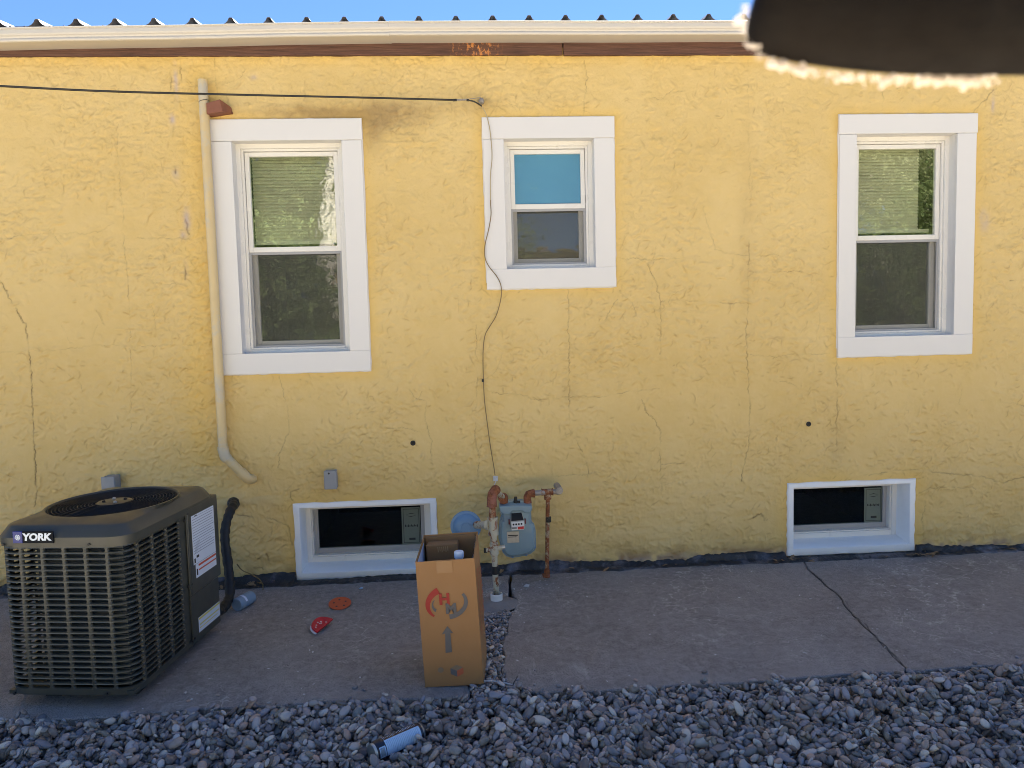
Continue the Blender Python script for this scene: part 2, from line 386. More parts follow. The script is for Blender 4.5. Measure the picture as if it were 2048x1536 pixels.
# crack filler between the two right slabs
b = MB()
for k in range(2):
    pts = [(x+.006*k+random.uniform(-.004, .006), y, zs(y)-.001) for x, y in jag(cc, .008, .04, 15+k)]
    b.tube(pts, [random.uniform(.0012, .0038) for _ in pts], 6)
tag(b.build('crack_filler', m_tar), 'thin black tar line filling the long crack across the right side of the walk', 'crack filler')

# ------------------------------------------------------------ gravel by settling pebbles
def ico(sub):
    bm = bmesh.new(); bmesh.ops.create_icosphere(bm, subdivisions=sub, radius=1)
    v = np.array([x.co[:] for x in bm.verts]); f = np.array([[y.index for y in x.verts] for x in bm.faces]); bm.free(); return v, f
IV, IF = ico(2)
IV3, IF3 = ico(3)
def lump(V, seed, amp=.10):
    r = np.random.default_rng(seed); d = np.zeros(len(V))
    for _ in range(7):
        k = r.normal(size=3)*1.6; d += r.normal()*np.sin(V@k+r.uniform(0, 6))*.4
    P = V*(1+amp*d)[:, None]
    for _ in range(r.integers(1, 3)):      # worn flats
        nrm = r.normal(size=3); nrm /= np.linalg.norm(nrm); lim = r.uniform(.62, .85); t = P@nrm; P = P - np.clip(t-lim, 0, None)[:, None]*nrm*.8
    return P
VAR = [lump(IV, i) for i in range(24)]; VAR3 = [lump(IV3, i) for i in range(24)]
def rotmat(rz, tx, ty):
    cz, s_ = math.cos(rz), math.sin(rz); cx, sx = math.cos(tx), math.sin(tx); cy, sy = math.cos(ty), math.sin(ty)
    Z = np.array([[cz,-s_,0],[s_,cz,0],[0,0,1]]); X = np.array([[1,0,0],[0,cx,-sx],[0,sx,cx]]); Y = np.array([[cy,0,sy],[0,1,0],[-sy,0,cy]])
    return X@Y@Z
def settle(cands, hf, x0, y0, cs):
    out = []
    for (x, y, a, bb, c, rz) in cands:
        rad = max(a, bb); i0 = int((x-rad-x0)/cs); i1 = int((x+rad-x0)/cs)+1; j0 = int((y-rad-y0)/cs); j1 = int((y+rad-y0)/cs)+1
        if i0 < 0 or j0 < 0 or i1 >= hf.shape[0] or j1 >= hf.shape[1]: continue
        X = (np.arange(i0, i1)*cs+x0-x)[:, None]; Y = (np.arange(j0, j1)*cs+y0-y)[None, :]
        ca, sa = math.cos(rz), math.sin(rz); u = (X*ca+Y*sa)/a; v = (-X*sa+Y*ca)/bb; q = 1-u*u-v*v; mk = q > 0
        if not mk.any(): continue
        sub = hf[i0:i1, j0:j1]; hh = np.sqrt(np.clip(q, 0, 1))*c
        s_ = sub[mk]; z = np.quantile(s_ + hh[mk]*.75, .72)
        # tilt following what lies under
        Xm = (X+0*Y)[mk]; Ym = (Y+0*X)[mk]; d = s_-s_.mean(); tx = np.clip((d*Ym).sum()/((Ym**2).sum()+1e-9), -.7, .7); ty = np.clip(-(d*Xm).sum()/((Xm**2).sum()+1e-9), -.7, .7)
        hf[i0:i1, j0:j1] = np.where(mk, np.maximum(sub, z+hh*.85), sub)
        out.append((x, y, z, a, bb, c, rz, tx, ty))
    return out
def gravel_layout(x0, x1, y0, y1, size, layers, base, seed, topclip=None):
    r = np.random.default_rng(seed); cs = .005
    nx, ny = int((x1-x0+.2)/cs), int((y1-y0+.2)/cs); hf = np.full((nx, ny), base); out = []
    for L in range(layers):
        st = size*(1.55 if L == 0 else 1.5); xs = np.arange(x0, x1, st); ys = np.arange(y0, y1, st*.8)
        P = [(a+r.uniform(-.5, .5)*st, b2+r.uniform(-.5, .5)*st) for a in xs for b2 in ys]; r.shuffle(P)
        cand = []
        for (x, y) in P:
            s = size*float(np.clip(r.lognormal(0, .27), .55, 1.9)); cand.append((x, y, s*r.uniform(.95, 1.35), s*r.uniform(.62, .92), s*r.uniform(.36, .6), r.uniform(0, math.pi)))
        out += settle(cand, hf, x0-.1, y0-.1, cs)
    return out
def pebble_stuff(items, name, parent=None, kind='stuff', seed=0):
    r = np.random.default_rng(seed); nv = len(IV); V = np.empty((len(items)*nv, 3)); F = np.empty((len(items)*len(IF), 3), int); A = np.empty(len(items)*nv)
    for i, (x, y, z, a, bb, c, rz, tx, ty) in enumerate(items):
        P = VAR[r.integers(24)]*np.array([a, bb, c]); V[i*nv:(i+1)*nv] = P@rotmat(rz, tx, ty).T+(x, y, z); F[i*len(IF):(i+1)*len(IF)] = IF+i*nv; A[i*nv:(i+1)*nv] = r.random()
    me = bpy.data.meshes.new(name); me.vertices.add(len(V)); me.vertices.foreach_set('co', V.ravel())
    me.loops.add(F.size); me.loops.foreach_set('vertex_index', F.ravel()); me.polygons.add(len(F)); me.polygons.foreach_set('loop_start', np.arange(0, F.size, 3)); me.update(calc_edges=True)
    me.polygons.foreach_set('use_smooth', np.ones(len(F), bool)); at = me.attributes.new('pr', 'FLOAT', 'POINT'); at.data.foreach_set('value', A); me.materials.append(m_pebble)
    o = link(name, me, parent); o['kind'] = kind; return o
bed = MB(); bed.add([(-7, -2.95, -.145), (9, -2.95, -.145), (9, -1.4, -.145), (-7, -1.4, -.145)], [(0, 1, 2, 3)])
bed = tag(bed.build('gravel_bed', m_dirt, smooth=0), kind='structure')
items = gravel_layout(-3.1, 3.7, -2.62, -1.47, .0155, 3, -.145, 5)
items = [t for t in items if t[1] < EDGE(t[0])-t[3]*.5 or (.0 < t[0] < .24 and t[1] < -1.40)]
ca_, cb_ = G(745, 1506, -.052), G(842, 1463, -.052)
def offcan(t):
    p = Vector(t[:3]); d = cb_-ca_; u = max(0, min(1, (p-ca_).dot(d)/d.dot(d))); return (p-ca_-d*u).length > .040+t[4]*.6
items = [t for t in items if offcan(t)]
def camdist(t): return (Vector(t[:3])-CAM).length
def inview(t):
    v = Vector(t[:3])-CAM; d = v.dot(FW); return abs(v.dot(RT)/d*FPX) < 1010 and v.dot(UP)/d*FPX > -765
top = sorted([t for t in items if inview(t) and t[2] > -.112], key=lambda t: -(t[3]*t[4])/camdist(t)**2)[:300]
tops = set(top); rest = [t for t in items if t not in tops]
pm = []
for i in range(24):
    me = bpy.data.meshes.new('pebble'); me.from_pydata([tuple(p) for p in VAR3[i]], [], [tuple(int(q) for q in f) for f in IF3]); me.materials.append(m_pebble)
    me.polygons.foreach_set('use_smooth', [True]*len(me.polygons)); pm.append(me)
for i, (x, y, z, a, bb, c, rz, tx, ty) in enumerate(top):
    o = link('pebble', pm[i % 24], bed); o.matrix_local = Matrix.Translation((x, y, z)) @ Matrix(rotmat(rz, tx, ty).tolist()).to_4x4() @ Matrix.Diagonal((a, bb, c, 1))
rp = random.Random(77)
for k in range(26):      # strays on the walk near its edge
    x = rp.choice([rp.uniform(-2.4, 3.4), rp.gauss(.3, .25), rp.gauss(-.9, .3)]); y = EDGE(x)+abs(rp.gauss(.02, .06)); a_ = rp.uniform(.006, .013); rest.append((x, y, zs(y)+a_*.4, a_, a_*.75, a_*.5, rp.uniform(0, 3), 0, 0))
pebble_stuff(rest, 'small_pebbles', bed, seed=3)
far = gravel_layout(-3.6, 4.2, -2.95, -2.62, .026, 1, -.15, 9)
pebble_stuff(far, 'outer_pebbles', bed, seed=4)
rub = gravel_layout(-.04, .26, -1.52, -.6, .0105, 3, -.105, 12)
def gapx(poly, y):
    for a, b_ in zip(poly, poly[1:]):
        if a[1] >= y >= b_[1]: return a[0]+(b_[0]-a[0])*(a[1]-y)/max(1e-6, a[1]-b_[1])
    return poly[-1][0]
rub = [t for t in rub if gapx(c1l, t[1])+.004 < t[0] < gapx(c1r, t[1])-.004 and t[2] < zs(t[1])+.010]
pebble_stuff(rub, 'rubble', None, seed=6)
tag(bpy.data.objects['rubble'], 'broken concrete rubble and small stones in the gap beside the cardboard box', 'rubble')
# larger broken pieces lying in the gap
r_ = random.Random(5)
for i in range(7):
    t = i/6; y = -.78-t*.62; x = gapx(c1r, y)-r_.uniform(.03, .06)
    n = r_.randint(5, 7); rad = r_.uniform(.022, .045); pts = [(x+math.cos(k*2*math.pi/n+.3)*rad*r_.uniform(.6, 1.1), y+math.sin(k*2*math.pi/n+.3)*rad*r_.uniform(.6, 1.1)) for k in range(n)]
    b = MB(); h = r_.uniform(-.006, .004)
    b.add([(p[0], p[1], zs(y)+h) for p in pts]+[(p[0], p[1], zs(y)-.04) for p in pts], [tuple(range(n))]+[(k, k+n, (k+1) % n+n, (k+1) % n) for k in range(n)])
    tag(b.build('concrete_chunk', m_concpatch, bevel=.003), 'small broken chunk of concrete in the rubble gap, chunk %s' % ['nearest the gas riser', 'just below the mortar patch', 'beside the middle of the box', 'halfway down the gap', 'below the middle of the gap', 'near the foot of the box', 'nearest the gravel'][i], 'concrete chunk', 'broken concrete chunks in the gap')

# ================================================================== HOUSE
house = tag(empty('house'), 'single storey house with cracked yellow stucco wall, white framed windows and metal roof', 'house')
WTOP = 3.112
rects = [(-1.46, -.581, 1.251, 2.749), (.137, .931, 1.726, 2.748), (2.334, 3.216, 1.252, 2.747), (-1.084, -.215, -.031, .448), (2.017, 2.855, -.013, .457)]
# openings (inner edge of trim) on the wall face
def opening(a, b, c, d):
    P = [W(*q) for q in (a, b, c, d)]; return ((P[0].x+P[3].x)/2, (P[1].x+P[2].x)/2, (P[2].z+P[3].z)/2, (P[0].z+P[1].z)/2)
opn = [opening((463.1,282.3),(683.3,282.3),(701,702),(487.6,707)), opening((1004.5,278),(1185.5,278),(1192,536),(1016,537)), opening((1711.4,269.2),(1910.3,267.5),(1905.4,670),(1707.9,672.8))]
XA, XB, ZA, ZB, CS = -3.35, 4.15, -.10, 3.16, .0055
gx = np.arange(XA, XB, CS); gz = np.arange(ZA, ZB, CS)
GX = np.concatenate([np.arange(-7, XA-.01, .05), gx, np.arange(XB+.03, 9, .05)]); nL = len(np.arange(-7, XA-.01, .05))
H = np.zeros((len(gx), len(gz))); D = np.zeros_like(H); CR = np.zeros_like(H)
def vnoise(sx, sz, seed, shape=H.shape):
    r = np.random.default_rng(seed); nx, nz = int(shape[0]*CS/sx)+3, int(shape[1]*CS/sz)+3; g_ = r.random((nx, nz))
    u = np.arange(shape[0])*CS/sx; v = np.arange(shape[1])*CS/sz; i = u.astype(int); j = v.astype(int); fu = u-i; fv = v-j; fu = fu*fu*(3-2*fu); fv = fv*fv*(3-2*fv)
    a = g_[i][:, j]*(1-fu)[:, None]+g_[i+1][:, j]*fu[:, None]; b2 = g_[i][:, j+1]*(1-fu)[:, None]+g_[i+1][:, j+1]*fu[:, None]
    return a*(1-fv)[None, :]+b2*fv[None, :]
H += (vnoise(.6, .5, 1)-.5)*.006 + (vnoise(.15, .13, 2)-.5)*.004 + (vnoise(.05, .035, 3)-.5)*.0030 + (vnoise(.022, .016, 4)-.5)*.0018 + (vnoise(.011, .009, 14)-.5)*.0011
dens = vnoise(.35, .28, 5)*.7+vnoise(.12, .1, 6)*.4
# trowel strokes : short curved lips of plaster
r = np.random.default_rng(21); ns = 40000; NS = 50
x0_ = r.uniform(XA, XB, ns); z0_ = r.uniform(0, ZB, ns)
dd_ = dens[np.clip(((x0_-XA)/CS).astype(int), 0, H.shape[0]-1), np.clip(((z0_-ZA)/CS).astype(int), 0, H.shape[1]-1)]
kp = dd_ > r.uniform(.26, .78, ns); x0_, z0_ = x0_[kp], z0_[kp]; ns = len(x0_); up_ = z0_ > 2.2
ang = np.where(r.random(ns) > np.where(up_, .45, .16), r.normal(0, .45, ns), r.normal(1.4, .4, ns))
nst = np.clip(((r.gamma(2.4, .015, ns)+.012)/.003).astype(int), 4, NS); curv = r.normal(0, 9, ns); amp = r.uniform(.0018, .0090, ns)*np.where(up_, .75, 1); dark = r.uniform(0, 1, ns)**5
k_ = np.arange(NS)[None, :]; A_ = ang[:, None]+np.cumsum(curv[:, None]*.003+r.normal(0, .17, (ns, NS)), 1)
XX = x0_[:, None]+np.cumsum(np.cos(A_)*.003, 1); ZZ = z0_[:, None]+np.cumsum(np.sin(A_)*.003, 1); ok_ = k_ < nst[:, None]
E_ = np.sin(math.pi*np.clip((k_+.5)/nst[:, None], 0, 1)); PX = XX[ok_]; PZ = ZZ[ok_]; PA = (amp[:, None]*E_)[ok_]; PD = (dark[:, None]*E_)[ok_]
RH = np.zeros_like(H); RD = np.zeros_like(H)
for di in range(-2, 3):
    for dj in range(-2, 5):
        ii = ((PX-XA)/CS).astype(int)+di; jj = ((PZ-ZA)/CS).astype(int)+dj; ok = (ii >= 0) & (ii < H.shape[0]) & (jj >= 0) & (jj < H.shape[1])
        ddx = XA+ii*CS-PX; ddz = ZA+jj*CS-PZ
        kz = np.where(ddz < 0, np.exp(-(ddz/.0042)**2), np.exp(-(ddz/.012)**2)); k = np.exp(-(ddx/.005)**2)*kz
        np.maximum.at(RH, (ii[ok], jj[ok]), (PA*k)[ok])
        kd = np.exp(-(ddx/.004)**2-((ddz+.006)/.0045)**2); np.maximum.at(RD, (ii[ok], jj[ok]), (PD*kd)[ok])  # kd: shade on the underside of each lip, painted into the colour
H += RH
kn = vnoise(.045, .022, 51)*.6+vnoise(.02, .012, 52)*.4; kn2 = vnoise(.07, .03, 53)*.65+vnoise(.022, .016, 54)*.35
H += .0042*(1/(1+np.exp(-(kn-.52)/.012)))*np.clip(dens*1.6-.35, 0, 1) + .0034*(1/(1+np.exp((kn2-.47)/.012)))*np.clip(vnoise(.3, .25, 55)*1.8-.4, 0, 1)
D = np.maximum(D, RD*.42)
# block courses telegraphing through, and drawn cracks
def carve(pts, wid=.004, dep=.003, dark=.8, jitter=.006, seed=0, px=True):
    r = np.random.default_rng(seed); P = [W(*p) for p in pts] if px else [Vector((p[0], 0, p[1])) for p in pts]; xs = []; zz = []; ds = []
    for a, b2 in zip(P, P[1:]):
        n_ = max(2, int((b2-a).length/.003))
        for k in range(n_): xs.append(a.x+(b2.x-a.x)*k/n_); zz.append(a.z+(b2.z-a.z)*k/n_)
    xs = np.array(xs); zz = np.array(zz); n_ = len(xs); c = np.arange(n_)
    def wob(sc):
        kk = np.arange(0, n_+sc*2, sc); return np.interp(c, kk, r.normal(size=len(kk)))
    xs = xs+wob(9)*jitter*.6+wob(3)*jitter*.3; zz = zz+wob(9)*jitter*.6+wob(3)*jitter*.3; st = np.clip(.65+.5*wob(14), .1, 1.2)
    for di in range(-2, 3):
        for dj in range(-2, 3):
            ii = ((xs-XA)/CS).astype(int)+di; jj = ((zz-ZA)/CS).astype(int)+dj; ok = (ii >= 0) & (ii < H.shape[0]) & (jj >= 0) & (jj < H.shape[1])
            k = np.exp(-((XA+ii*CS-xs)**2+(ZA+jj*CS-zz)**2)/((wid*.82)**2))*st
            np.maximum.at(CR, (ii[ok], jj[ok]), (k*dark)[ok]); CT = np.zeros_like(H); 
            np.maximum.at(CTOT, (ii[ok], jj[ok]), (k*dep)[ok])
CTOT = np.zeros_like(H)
C = [([(0,560),(28,612),(52,650),(58,690),(66,800),(68,880),(70,925),(72,985),(70,1015)], .0042, .004, .95),
 ([(0,480),(60,468),(190,466),(232,445)], .003, .002, .45), ([(248,435),(245,470),(255,540),(258,600),(262,720),(262,860)], .003, .002, .4),
 ([(236,250),(238,330),(244,400),(248,440)], .003, .002, .35), ([(250,478),(300,476),(380,478)], .003, .002, .35), ([(0,705),(50,702),(120,700),(200,690),(300,692),(400,690)], .003, .0015, .35),
 ([(300,565),(375,572)], .003, .002, .4), ([(430,115),(434,180),(425,235)], .003, .002, .5), ([(560,752),(572,800),(578,860),(560,905),(556,935)], .003, .002, .5),
 ([(1137,575),(1137,700),(1138,790),(1140,860),(1165,905),(1178,940),(1178,965)], .0032, .003, .65),
 ([(985,785),(1040,788),(1065,798),(1100,794),(1138,794),(1200,793),(1240,785),(1320,778)], .003, .002, .5),
 ([(1275,515),(1296,530),(1312,565),(1320,600),(1321,640),(1322,710)], .0034, .003, .65),
 ([(1230,517),(1275,517),(1300,520),(1400,513)], .003, .002, .45), ([(1238,580),(1262,605),(1276,640)], .003, .002, .5),
 ([(1321,602),(1360,600),(1420,603),(1465,608),(1497,606)], .0032, .002, .55),
 ([(1493,415),(1487,450)], .003, .002, .5), ([(1497,480),(1496,560),(1495,640),(1492,660),(1495,730),(1499,810),(1498,870),(1492,905),(1487,940),(1480,965)], .0034, .003, .7),
 ([(1405,415),(1420,460),(1432,500),(1470,508),(1497,512),(1560,510)], .003, .002, .5), ([(1497,545),(1600,541)], .003, .002, .45), ([(1500,710),(1560,712),(1660,706)], .003, .002, .4),
 ([(1284,800),(1292,825),(1310,838),(1320,860),(1321,905),(1321,950),(1322,995)], .0034, .003, .65), ([(1322,928),(1420,926),(1430,905)], .003, .002, .5),
 ([(1170,120),(1174,150),(1170,190),(1164,232)], .003, .002, .5), ([(1672,715),(1674,800),(1673,870),(1674,900)], .0042, .003, .55),
 ([(1495,120),(1498,300),(1500,415)], .003, .0015, .3), ([(1370,180),(1300,195),(1320,200),(1350,178)], .003, .002, .4),
 ([(1740,950),(1800,938),(1960,952),(2000,965),(2048,950)], .0045, .003, .55), ([(1836,985),(1860,975),(1900,972),(1950,977)], .004, .003, .55),
 ([(1850,1010),(1842,1040),(1846,1075)], .003, .002, .5), ([(1945,225),(1975,195),(1985,180)], .004, .002, .6), ([(1960,800),(2048,810)], .003, .002, .4), ([(2020,560),(2048,562)], .004, .002, .6),
 ([(470,1028),(530,1035),(555,1038),(578,1055),(585,1090)], .0045, .004, .6), ([(455,855),(430,860),(400,915)], .003, .0015, .35), ([(586,1002),(578,985),(592,980),(598,978)], .004, .002, .7),
 ([(980,690),(970,710),(985,735)], .003, .0015, .4), ([(820,780),(835,800),(853,802),(850,840),(862,880),(865,940)], .003, .002, .5), ([(952,650),(955,760),(950,870),(958,920),(956,960)], .003, .002, .5),
 ([(1100,955),(1180,945),(1215,945)], .003, .002, .4), ([(1210,640),(1220,620),(1235,600)], .003, .0015, .4), ([(900,1005),(1000,1000)], .003, .002, .35), ([(1145,1105),(1170,1120)], .004, .003, .5),
 ([(1505,1035),(1520,1028),(1530,1040)], .007, .003, .85), ([(1485,1085),(1505,1083)], .007, .003, .8), ([(515,1118),(525,1112)], .006, .003, .9), ([(535,1105),(540,1120)], .006, .003, .9), ([(510,1135),(530,1137)], .004, .003, .7),
 ([(350,330),(354,350)], .006, .002, .7), ([(371,440),(376,470)], .006, .002, .7), ([(368,530),(372,560)], .006, .002, .6), ([(340,140),(345,165),(338,190)], .005, .002, .6), ([(362,130),(363,170),(400,172)], .004, .002, .5)]
for i, (p, wd, dp, dk) in enumerate(C): carve(p, wd, dp, dk, seed=i)
rr_ = random.Random(9)
for i in range(70):      # random hairlines
    x = rr_.uniform(XA, XB); z = rr_.uniform(.1, 3.0); p = [(x, z)]; a = rr_.choice([0, math.pi/2, rr_.uniform(0, 3)]) + rr_.gauss(0, .15)
    for k in range(rr_.randint(2, 6)): a += rr_.gauss(0, .35); x += math.cos(a)*.05; z += math.sin(a)*.05; p.append((x, z))
    carve(p, .0028, .0015, rr_.uniform(.15, .45), .005, 200+i, False)
H -= CTOT
Xg = gx[:, None]+0*gz[None, :]; Zg = gz[None, :]+0*gx[:, None]
# thicker coat over the foundation
edge = .47+.03*vnoise(.5, 9, 31)+.015*vnoise(.08, 9, 32)+.02*(Xg-.5)*.2
H += .010*(1/(1+np.exp((Zg-edge)/.006)))
H += (1/(1+np.exp((Zg-.55)/.08)))*((vnoise(.13, .045, 33)-.5)*.010)
H -= .0015*np.exp(-((np.abs(((Zg-.03) % .405)-.2))/.006)**2)*vnoise(.5, .2, 34)
def blob(px, py, rx, rz):
    p = W(px, py); return np.exp(-((Xg-p.x)/rx)**2-((Zg-p.z)/rz)**2)
nz1 = vnoise(.09, .07, 41)*.6+vnoise(.03, .03, 42)*.4
soot = blob(690, 232, .32, .055)*.9+blob(790, 238, .16, .09)*.55+blob(600, 225, .3, .05)*.5+blob(960, 205, .10, .06)*.4+blob(850, 215, .3, .05)*.35+blob(745, 260, .07, .14)*.45
soot = np.clip(soot*(.25+nz1*.8), 0, .6)+.25*np.clip(blob(1495, 480, .05, .6)+blob(1673, 880, .05, .12)*2.2+blob(1137, 790, .04, .06)*1.5+blob(1190, 700, .02, .02), 0, 1)*nz1
base_d = np.exp(-((Zg-.0)/.09)**2)*np.clip(nz1*1.9-.55, 0, 1)*.75
fresh = np.zeros_like(H)
for i, (x0, x1, z0, z1) in enumerate(rects):
    dx = np.maximum(np.maximum(x0-Xg, Xg-x1), 0); dz = np.maximum(np.maximum(z0-Zg, Zg-z1), 0); dd = np.sqrt(dx**2+dz**2)
    fresh = np.maximum(fresh, np.exp(-(dd/(.055 if i < 3 else .07))**2)*.85)
px_ = W(430, 500).x
pl = -1.515+(Zg-2.98)*-.0; 
fresh = np.maximum(fresh, np.exp(-((Xg+1.50-(2.98-Zg)*(-.0434))/.12)**2)*(Zg > .7)*.85)
fresh = np.maximum(fresh, np.exp(-((Zg-3.10)/.05)**2)*.9)
fresh = np.clip(fresh*(.4+.5*vnoise(.1, .1, 44)), 0, .75)
pale = np.zeros_like(H)
for q in [(352,160,.012,.10),(352,345,.02,.04),(374,440,.02,.06),(372,540,.015,.05),(368,470,.02,.02),(1985,205,.012,.055),(1968,440,.03,.06),(345,240,.015,.03),(508,155,.02,.02)]:
    pale = np.maximum(pale, blob(*q)*np.clip(nz1*2.2-.3, 0, 1))
pale = np.maximum(pale, np.exp(-((Zg+.0)/.035)**2)*np.clip(nz1*3.0-.85, 0, 1)*(Xg > .2))
D = np.clip(np.maximum(D, base_d)+.0, 0, 1); H -= pale*.002
dmin = np.full_like(H, 9.0)
for x0, x1, z0, z1 in rects:
    dx = np.maximum(np.maximum(x0-Xg, Xg-x1), 0); dz = np.maximum(np.maximum(z0-Zg, Zg-z1), 0); dmin = np.minimum(dmin, np.sqrt(dx**2+dz**2))
H = np.where(dmin < .2, H*(.12+.88*(1-np.exp(-(dmin/.045)**2)))+.0005, H)
# assemble mesh with window holes
Hf = np.zeros((len(GX), len(gz))); o0 = nL
Hf[o0:o0+len(gx)] = H; Hf[:o0] = H[0][None, :]*.3; Hf[o0+len(gx):] = H[-1][None, :]*.3
def ext(A): B = np.zeros((len(GX), len(gz))); B[o0:o0+len(gx)] = A; B[:o0] = A[:o0] if False else 0; return B
VX = np.repeat(GX, len(gz)); VZ = np.tile(gz, len(GX)); VY = -Hf.ravel()
ni, nj = len(GX), len(gz); I = np.arange(ni-1)[:, None]; J = np.arange(nj-1)[None, :]; q0 = I*nj+J
F4 = np.stack([q0, q0+nj, q0+nj+1, q0+1], -1).reshape(-1, 4)
cx = (VX[F4[:, 0]]+VX[F4[:, 2]])/2; cz = (VZ[F4[:, 0]]+VZ[F4[:, 2]])/2; keep = np.ones(len(F4), bool)
holes = [(a-.02, b-(-.02), c-.02, d+.02) for a, b, c, d in opn]+[(x0+.012, x1-.012, z0+.01, z1-.012) for x0, x1, z0, z1 in rects[3:]]
for x0, x1, z0, z1 in holes: keep &= ~((cx > x0) & (cx < x1) & (cz > z0) & (cz < z1))
F4 = F4[keep]
me = bpy.data.meshes.new('stucco_wall'); me.vertices.add(len(VX)); me.vertices.foreach_set('co', np.stack([VX, VY, VZ], -1).ravel())
me.loops.add(F4.size); me.loops.foreach_set('vertex_index', F4.ravel()); me.polygons.add(len(F4)); me.polygons.foreach_set('loop_start', np.arange(0, F4.size, 4)); me.update(calc_edges=True)
me.polygons.foreach_set('use_smooth', np.ones(len(F4), bool))
for nm, A in (('dirt_shade', D), ('crack', np.clip(CR*.78, 0, .9)), ('soot', soot), ('fresh', fresh), ('pale', pale)):
    a = me.attributes.new(nm, 'FLOAT', 'POINT'); a.data.foreach_set('value', ext(A).ravel().astype(np.float32))
me.materials.append(m_stucco); wall = link('stucco_wall', me, house)
# the rest of the house shell: gable walls, rear wall
b = MB(); b.box((-7.0, .30, -.16), (-6.8, 7, 3.2)); b.box((8.8, .30, -.16), (9, 7, 3.2)); b.box((-6.8, 6.8, -.16), (8.8, 7, 3.2)); b.box((-6.95, .001, -.16), (-6.8, .30, 3.11)); b.box((8.8, .001, -.16), (8.95, .30, 3.11))
b.build('rear_wall', M('plain_stucco', (.62, .42, .16), .8, .1, 4, .004, 30), house, smooth=0)
# tar strip at the foot of the wall
n_ = 760; loops = []; r = random.Random(4)
import mathutils.noise as mn
for i in range(n_):
    x = -3.6+8*i/(n_-1)
    f = lambda s, k=0: mn.noise(Vector((x*s, k, 0)))
    zt = .012+.032*f(1.3)+.024*f(7, 1)+.010*f(33, 2)+.012*(math.exp(-((x+.6)/.5)**2))+.012*math.exp(-((x-1.5)/.5)**2)
    if x < -1.1: zt += .0
    if -1.09 < x < -.2: zt = min(zt, -.034+.02*max(0, min(1, (x+1.0)*2))+.008*f(30, 5))
    if 2.0 < x < 2.87: zt = min(zt, -.016+.006*f(25, 5))
    wd = .085+.03*f(1.1, 3)+.024*f(6, 4)+.012*f(27, 7)
    if x < -.2: wd += .015
    if x > 2.9: wd -= .02
    z0 = zs(-wd)
    w1 = .010+.006*f(6, 6); bl = .022*f(5, 8)+.014*f(19, 9)
    loops.append([(x, .005, zt+.0), (x, -.014-w1*.3, zt-.001), (x, -.020-w1, max(z0+.006, zt-.012)), (x, -wd*.45, z0+.014+.5*abs(bl)), (x, -wd*.8, z0+.007+abs(bl)*.4), (x, -wd, z0+.001), (x, -wd-.002, z0-.01)])
b = MB(); k = 7; vs = [p for l in loops for p in l]; fs = [(i*k+j, i*k+j+1, (i+1)*k+j+1, (i+1)*k+j) for i in range(n_-1) for j in range(k-1)]
b.add(vs, fs); b.build('tar_strip', m_tar, house, smooth=60)

# ---- fascia boards, gutter, roof
def board(x0, x1, z0, z1, y, nm='fascia_board'):
    b = MB(); b.box((x0, y, z0), (x1, .06, z1)); o = b.build(nm, m_wood, house, bevel=.003); return o
xs_ = W(1126, 100, -.02).x
board(-7, xs_-.003, 3.108, 3.24, -.020); board(xs_+.003, 9, 3.104, 3.24, -.023)
gut = empty('gutter', parent=house)
def gsec(x0, x1, zl, zr, nm='gutter_section'):
    # K profile (y, dz) from rear-top round to front-top and a rolled lip
    P = [(-.012, .10), (-.012, 0), (-.138, 0), (-.144, .003), (-.146, .008), (-.1455, .014), (-.139, .019), (-.137, .024), (-.140, .030), (-.1465, .035), (-.150, .043), (-.150, .062), (-.1475, .065), (-.1475, .067), (-.153, .069), (-.154, .074), (-.149, .0765), (-.142, .075), (-.142, .045), (-.132, .022), (-.132, .006), (-.016, .006), (-.016, .10)]
    b = MB(); n = max(2, int((x1-x0)/.25)); L = []
    for i in range(n+1):
        t = i/n; x = x0+(x1-x0)*t; z = zl+(zr-zl)*t + .0012*math.sin(x*5.1); L.append([(x, y, z+dz) for y, dz in P])
    b.loops(L, True, True); return b.build(nm, m_gutter, gut, smooth=22)
xj = W(778, 60, -.14).x
pz = lambda px, py: W(px, py, -.15).z
zl0 = W(0, 84, -.146).z; zlj = W(778, 70, -.146).z; zr0 = W(1470, 69, -.146).z
xl = W(0, 84, -.146).x; xr = W(1470, 69, -.146).x
sl1 = (zlj-zl0)/(xj-xl); sl2 = (zr0-zlj)/(xr-xj)
gsec(-7, xj, zl0+sl1*(-7-xl), zlj); gsec(xj+.0015, 9, zlj+.0015, zlj+sl2*(9-xj))
b = MB(); b.box((xj-.012, -.140, zlj-.0015), (xj+.002, -.02, zlj+.0005)); b.build('gutter_seam', m_gutter, gut)
# roof sheet with tall ribs
ribs = [W(73.5+74.65*i, 34, -.06).x for i in range(19)]; sp = (ribs[-1]-ribs[0])/18
prof = []
for i in range(-22, 60):
    c = ribs[0]+sp*i
    if c < -7 or c > 9.2: continue
    prof += [(c-sp*.34, .0), (c-sp*.335, .003), (c-sp*.30, .003), (c-sp*.295, 0), (c-.048, .001), (c-.030, .010), (c-.018, .022), (c-.011, .036), (c-.007, .040), (c+.007, .040), (c+.011, .036), (c+.018, .022), (c+.030, .010), (c+.048, .001), (c+sp*.29, 0), (c+sp*.295, .003), (c+sp*.33, .003), (c+sp*.335, 0)]
b = MB(); L = []; zr_ = lambda x: 3.259+.0072*(x+2.3)
ys = (-.065, .6, 3.5, 7.2)
for t in (0, -.0025):
    for y in ys: L.append([(x, y, zr_(x)+h+t+(y+.065)*.14) for x, h in prof])
n = len(prof); vs = [p for l in L for p in l]; fs = []
for li in (0, 1, 2, 4, 5, 6): fs += [(li*n+i, li*n+i+1, (li+1)*n+i+1, (li+1)*n+i) for i in range(n-1)]
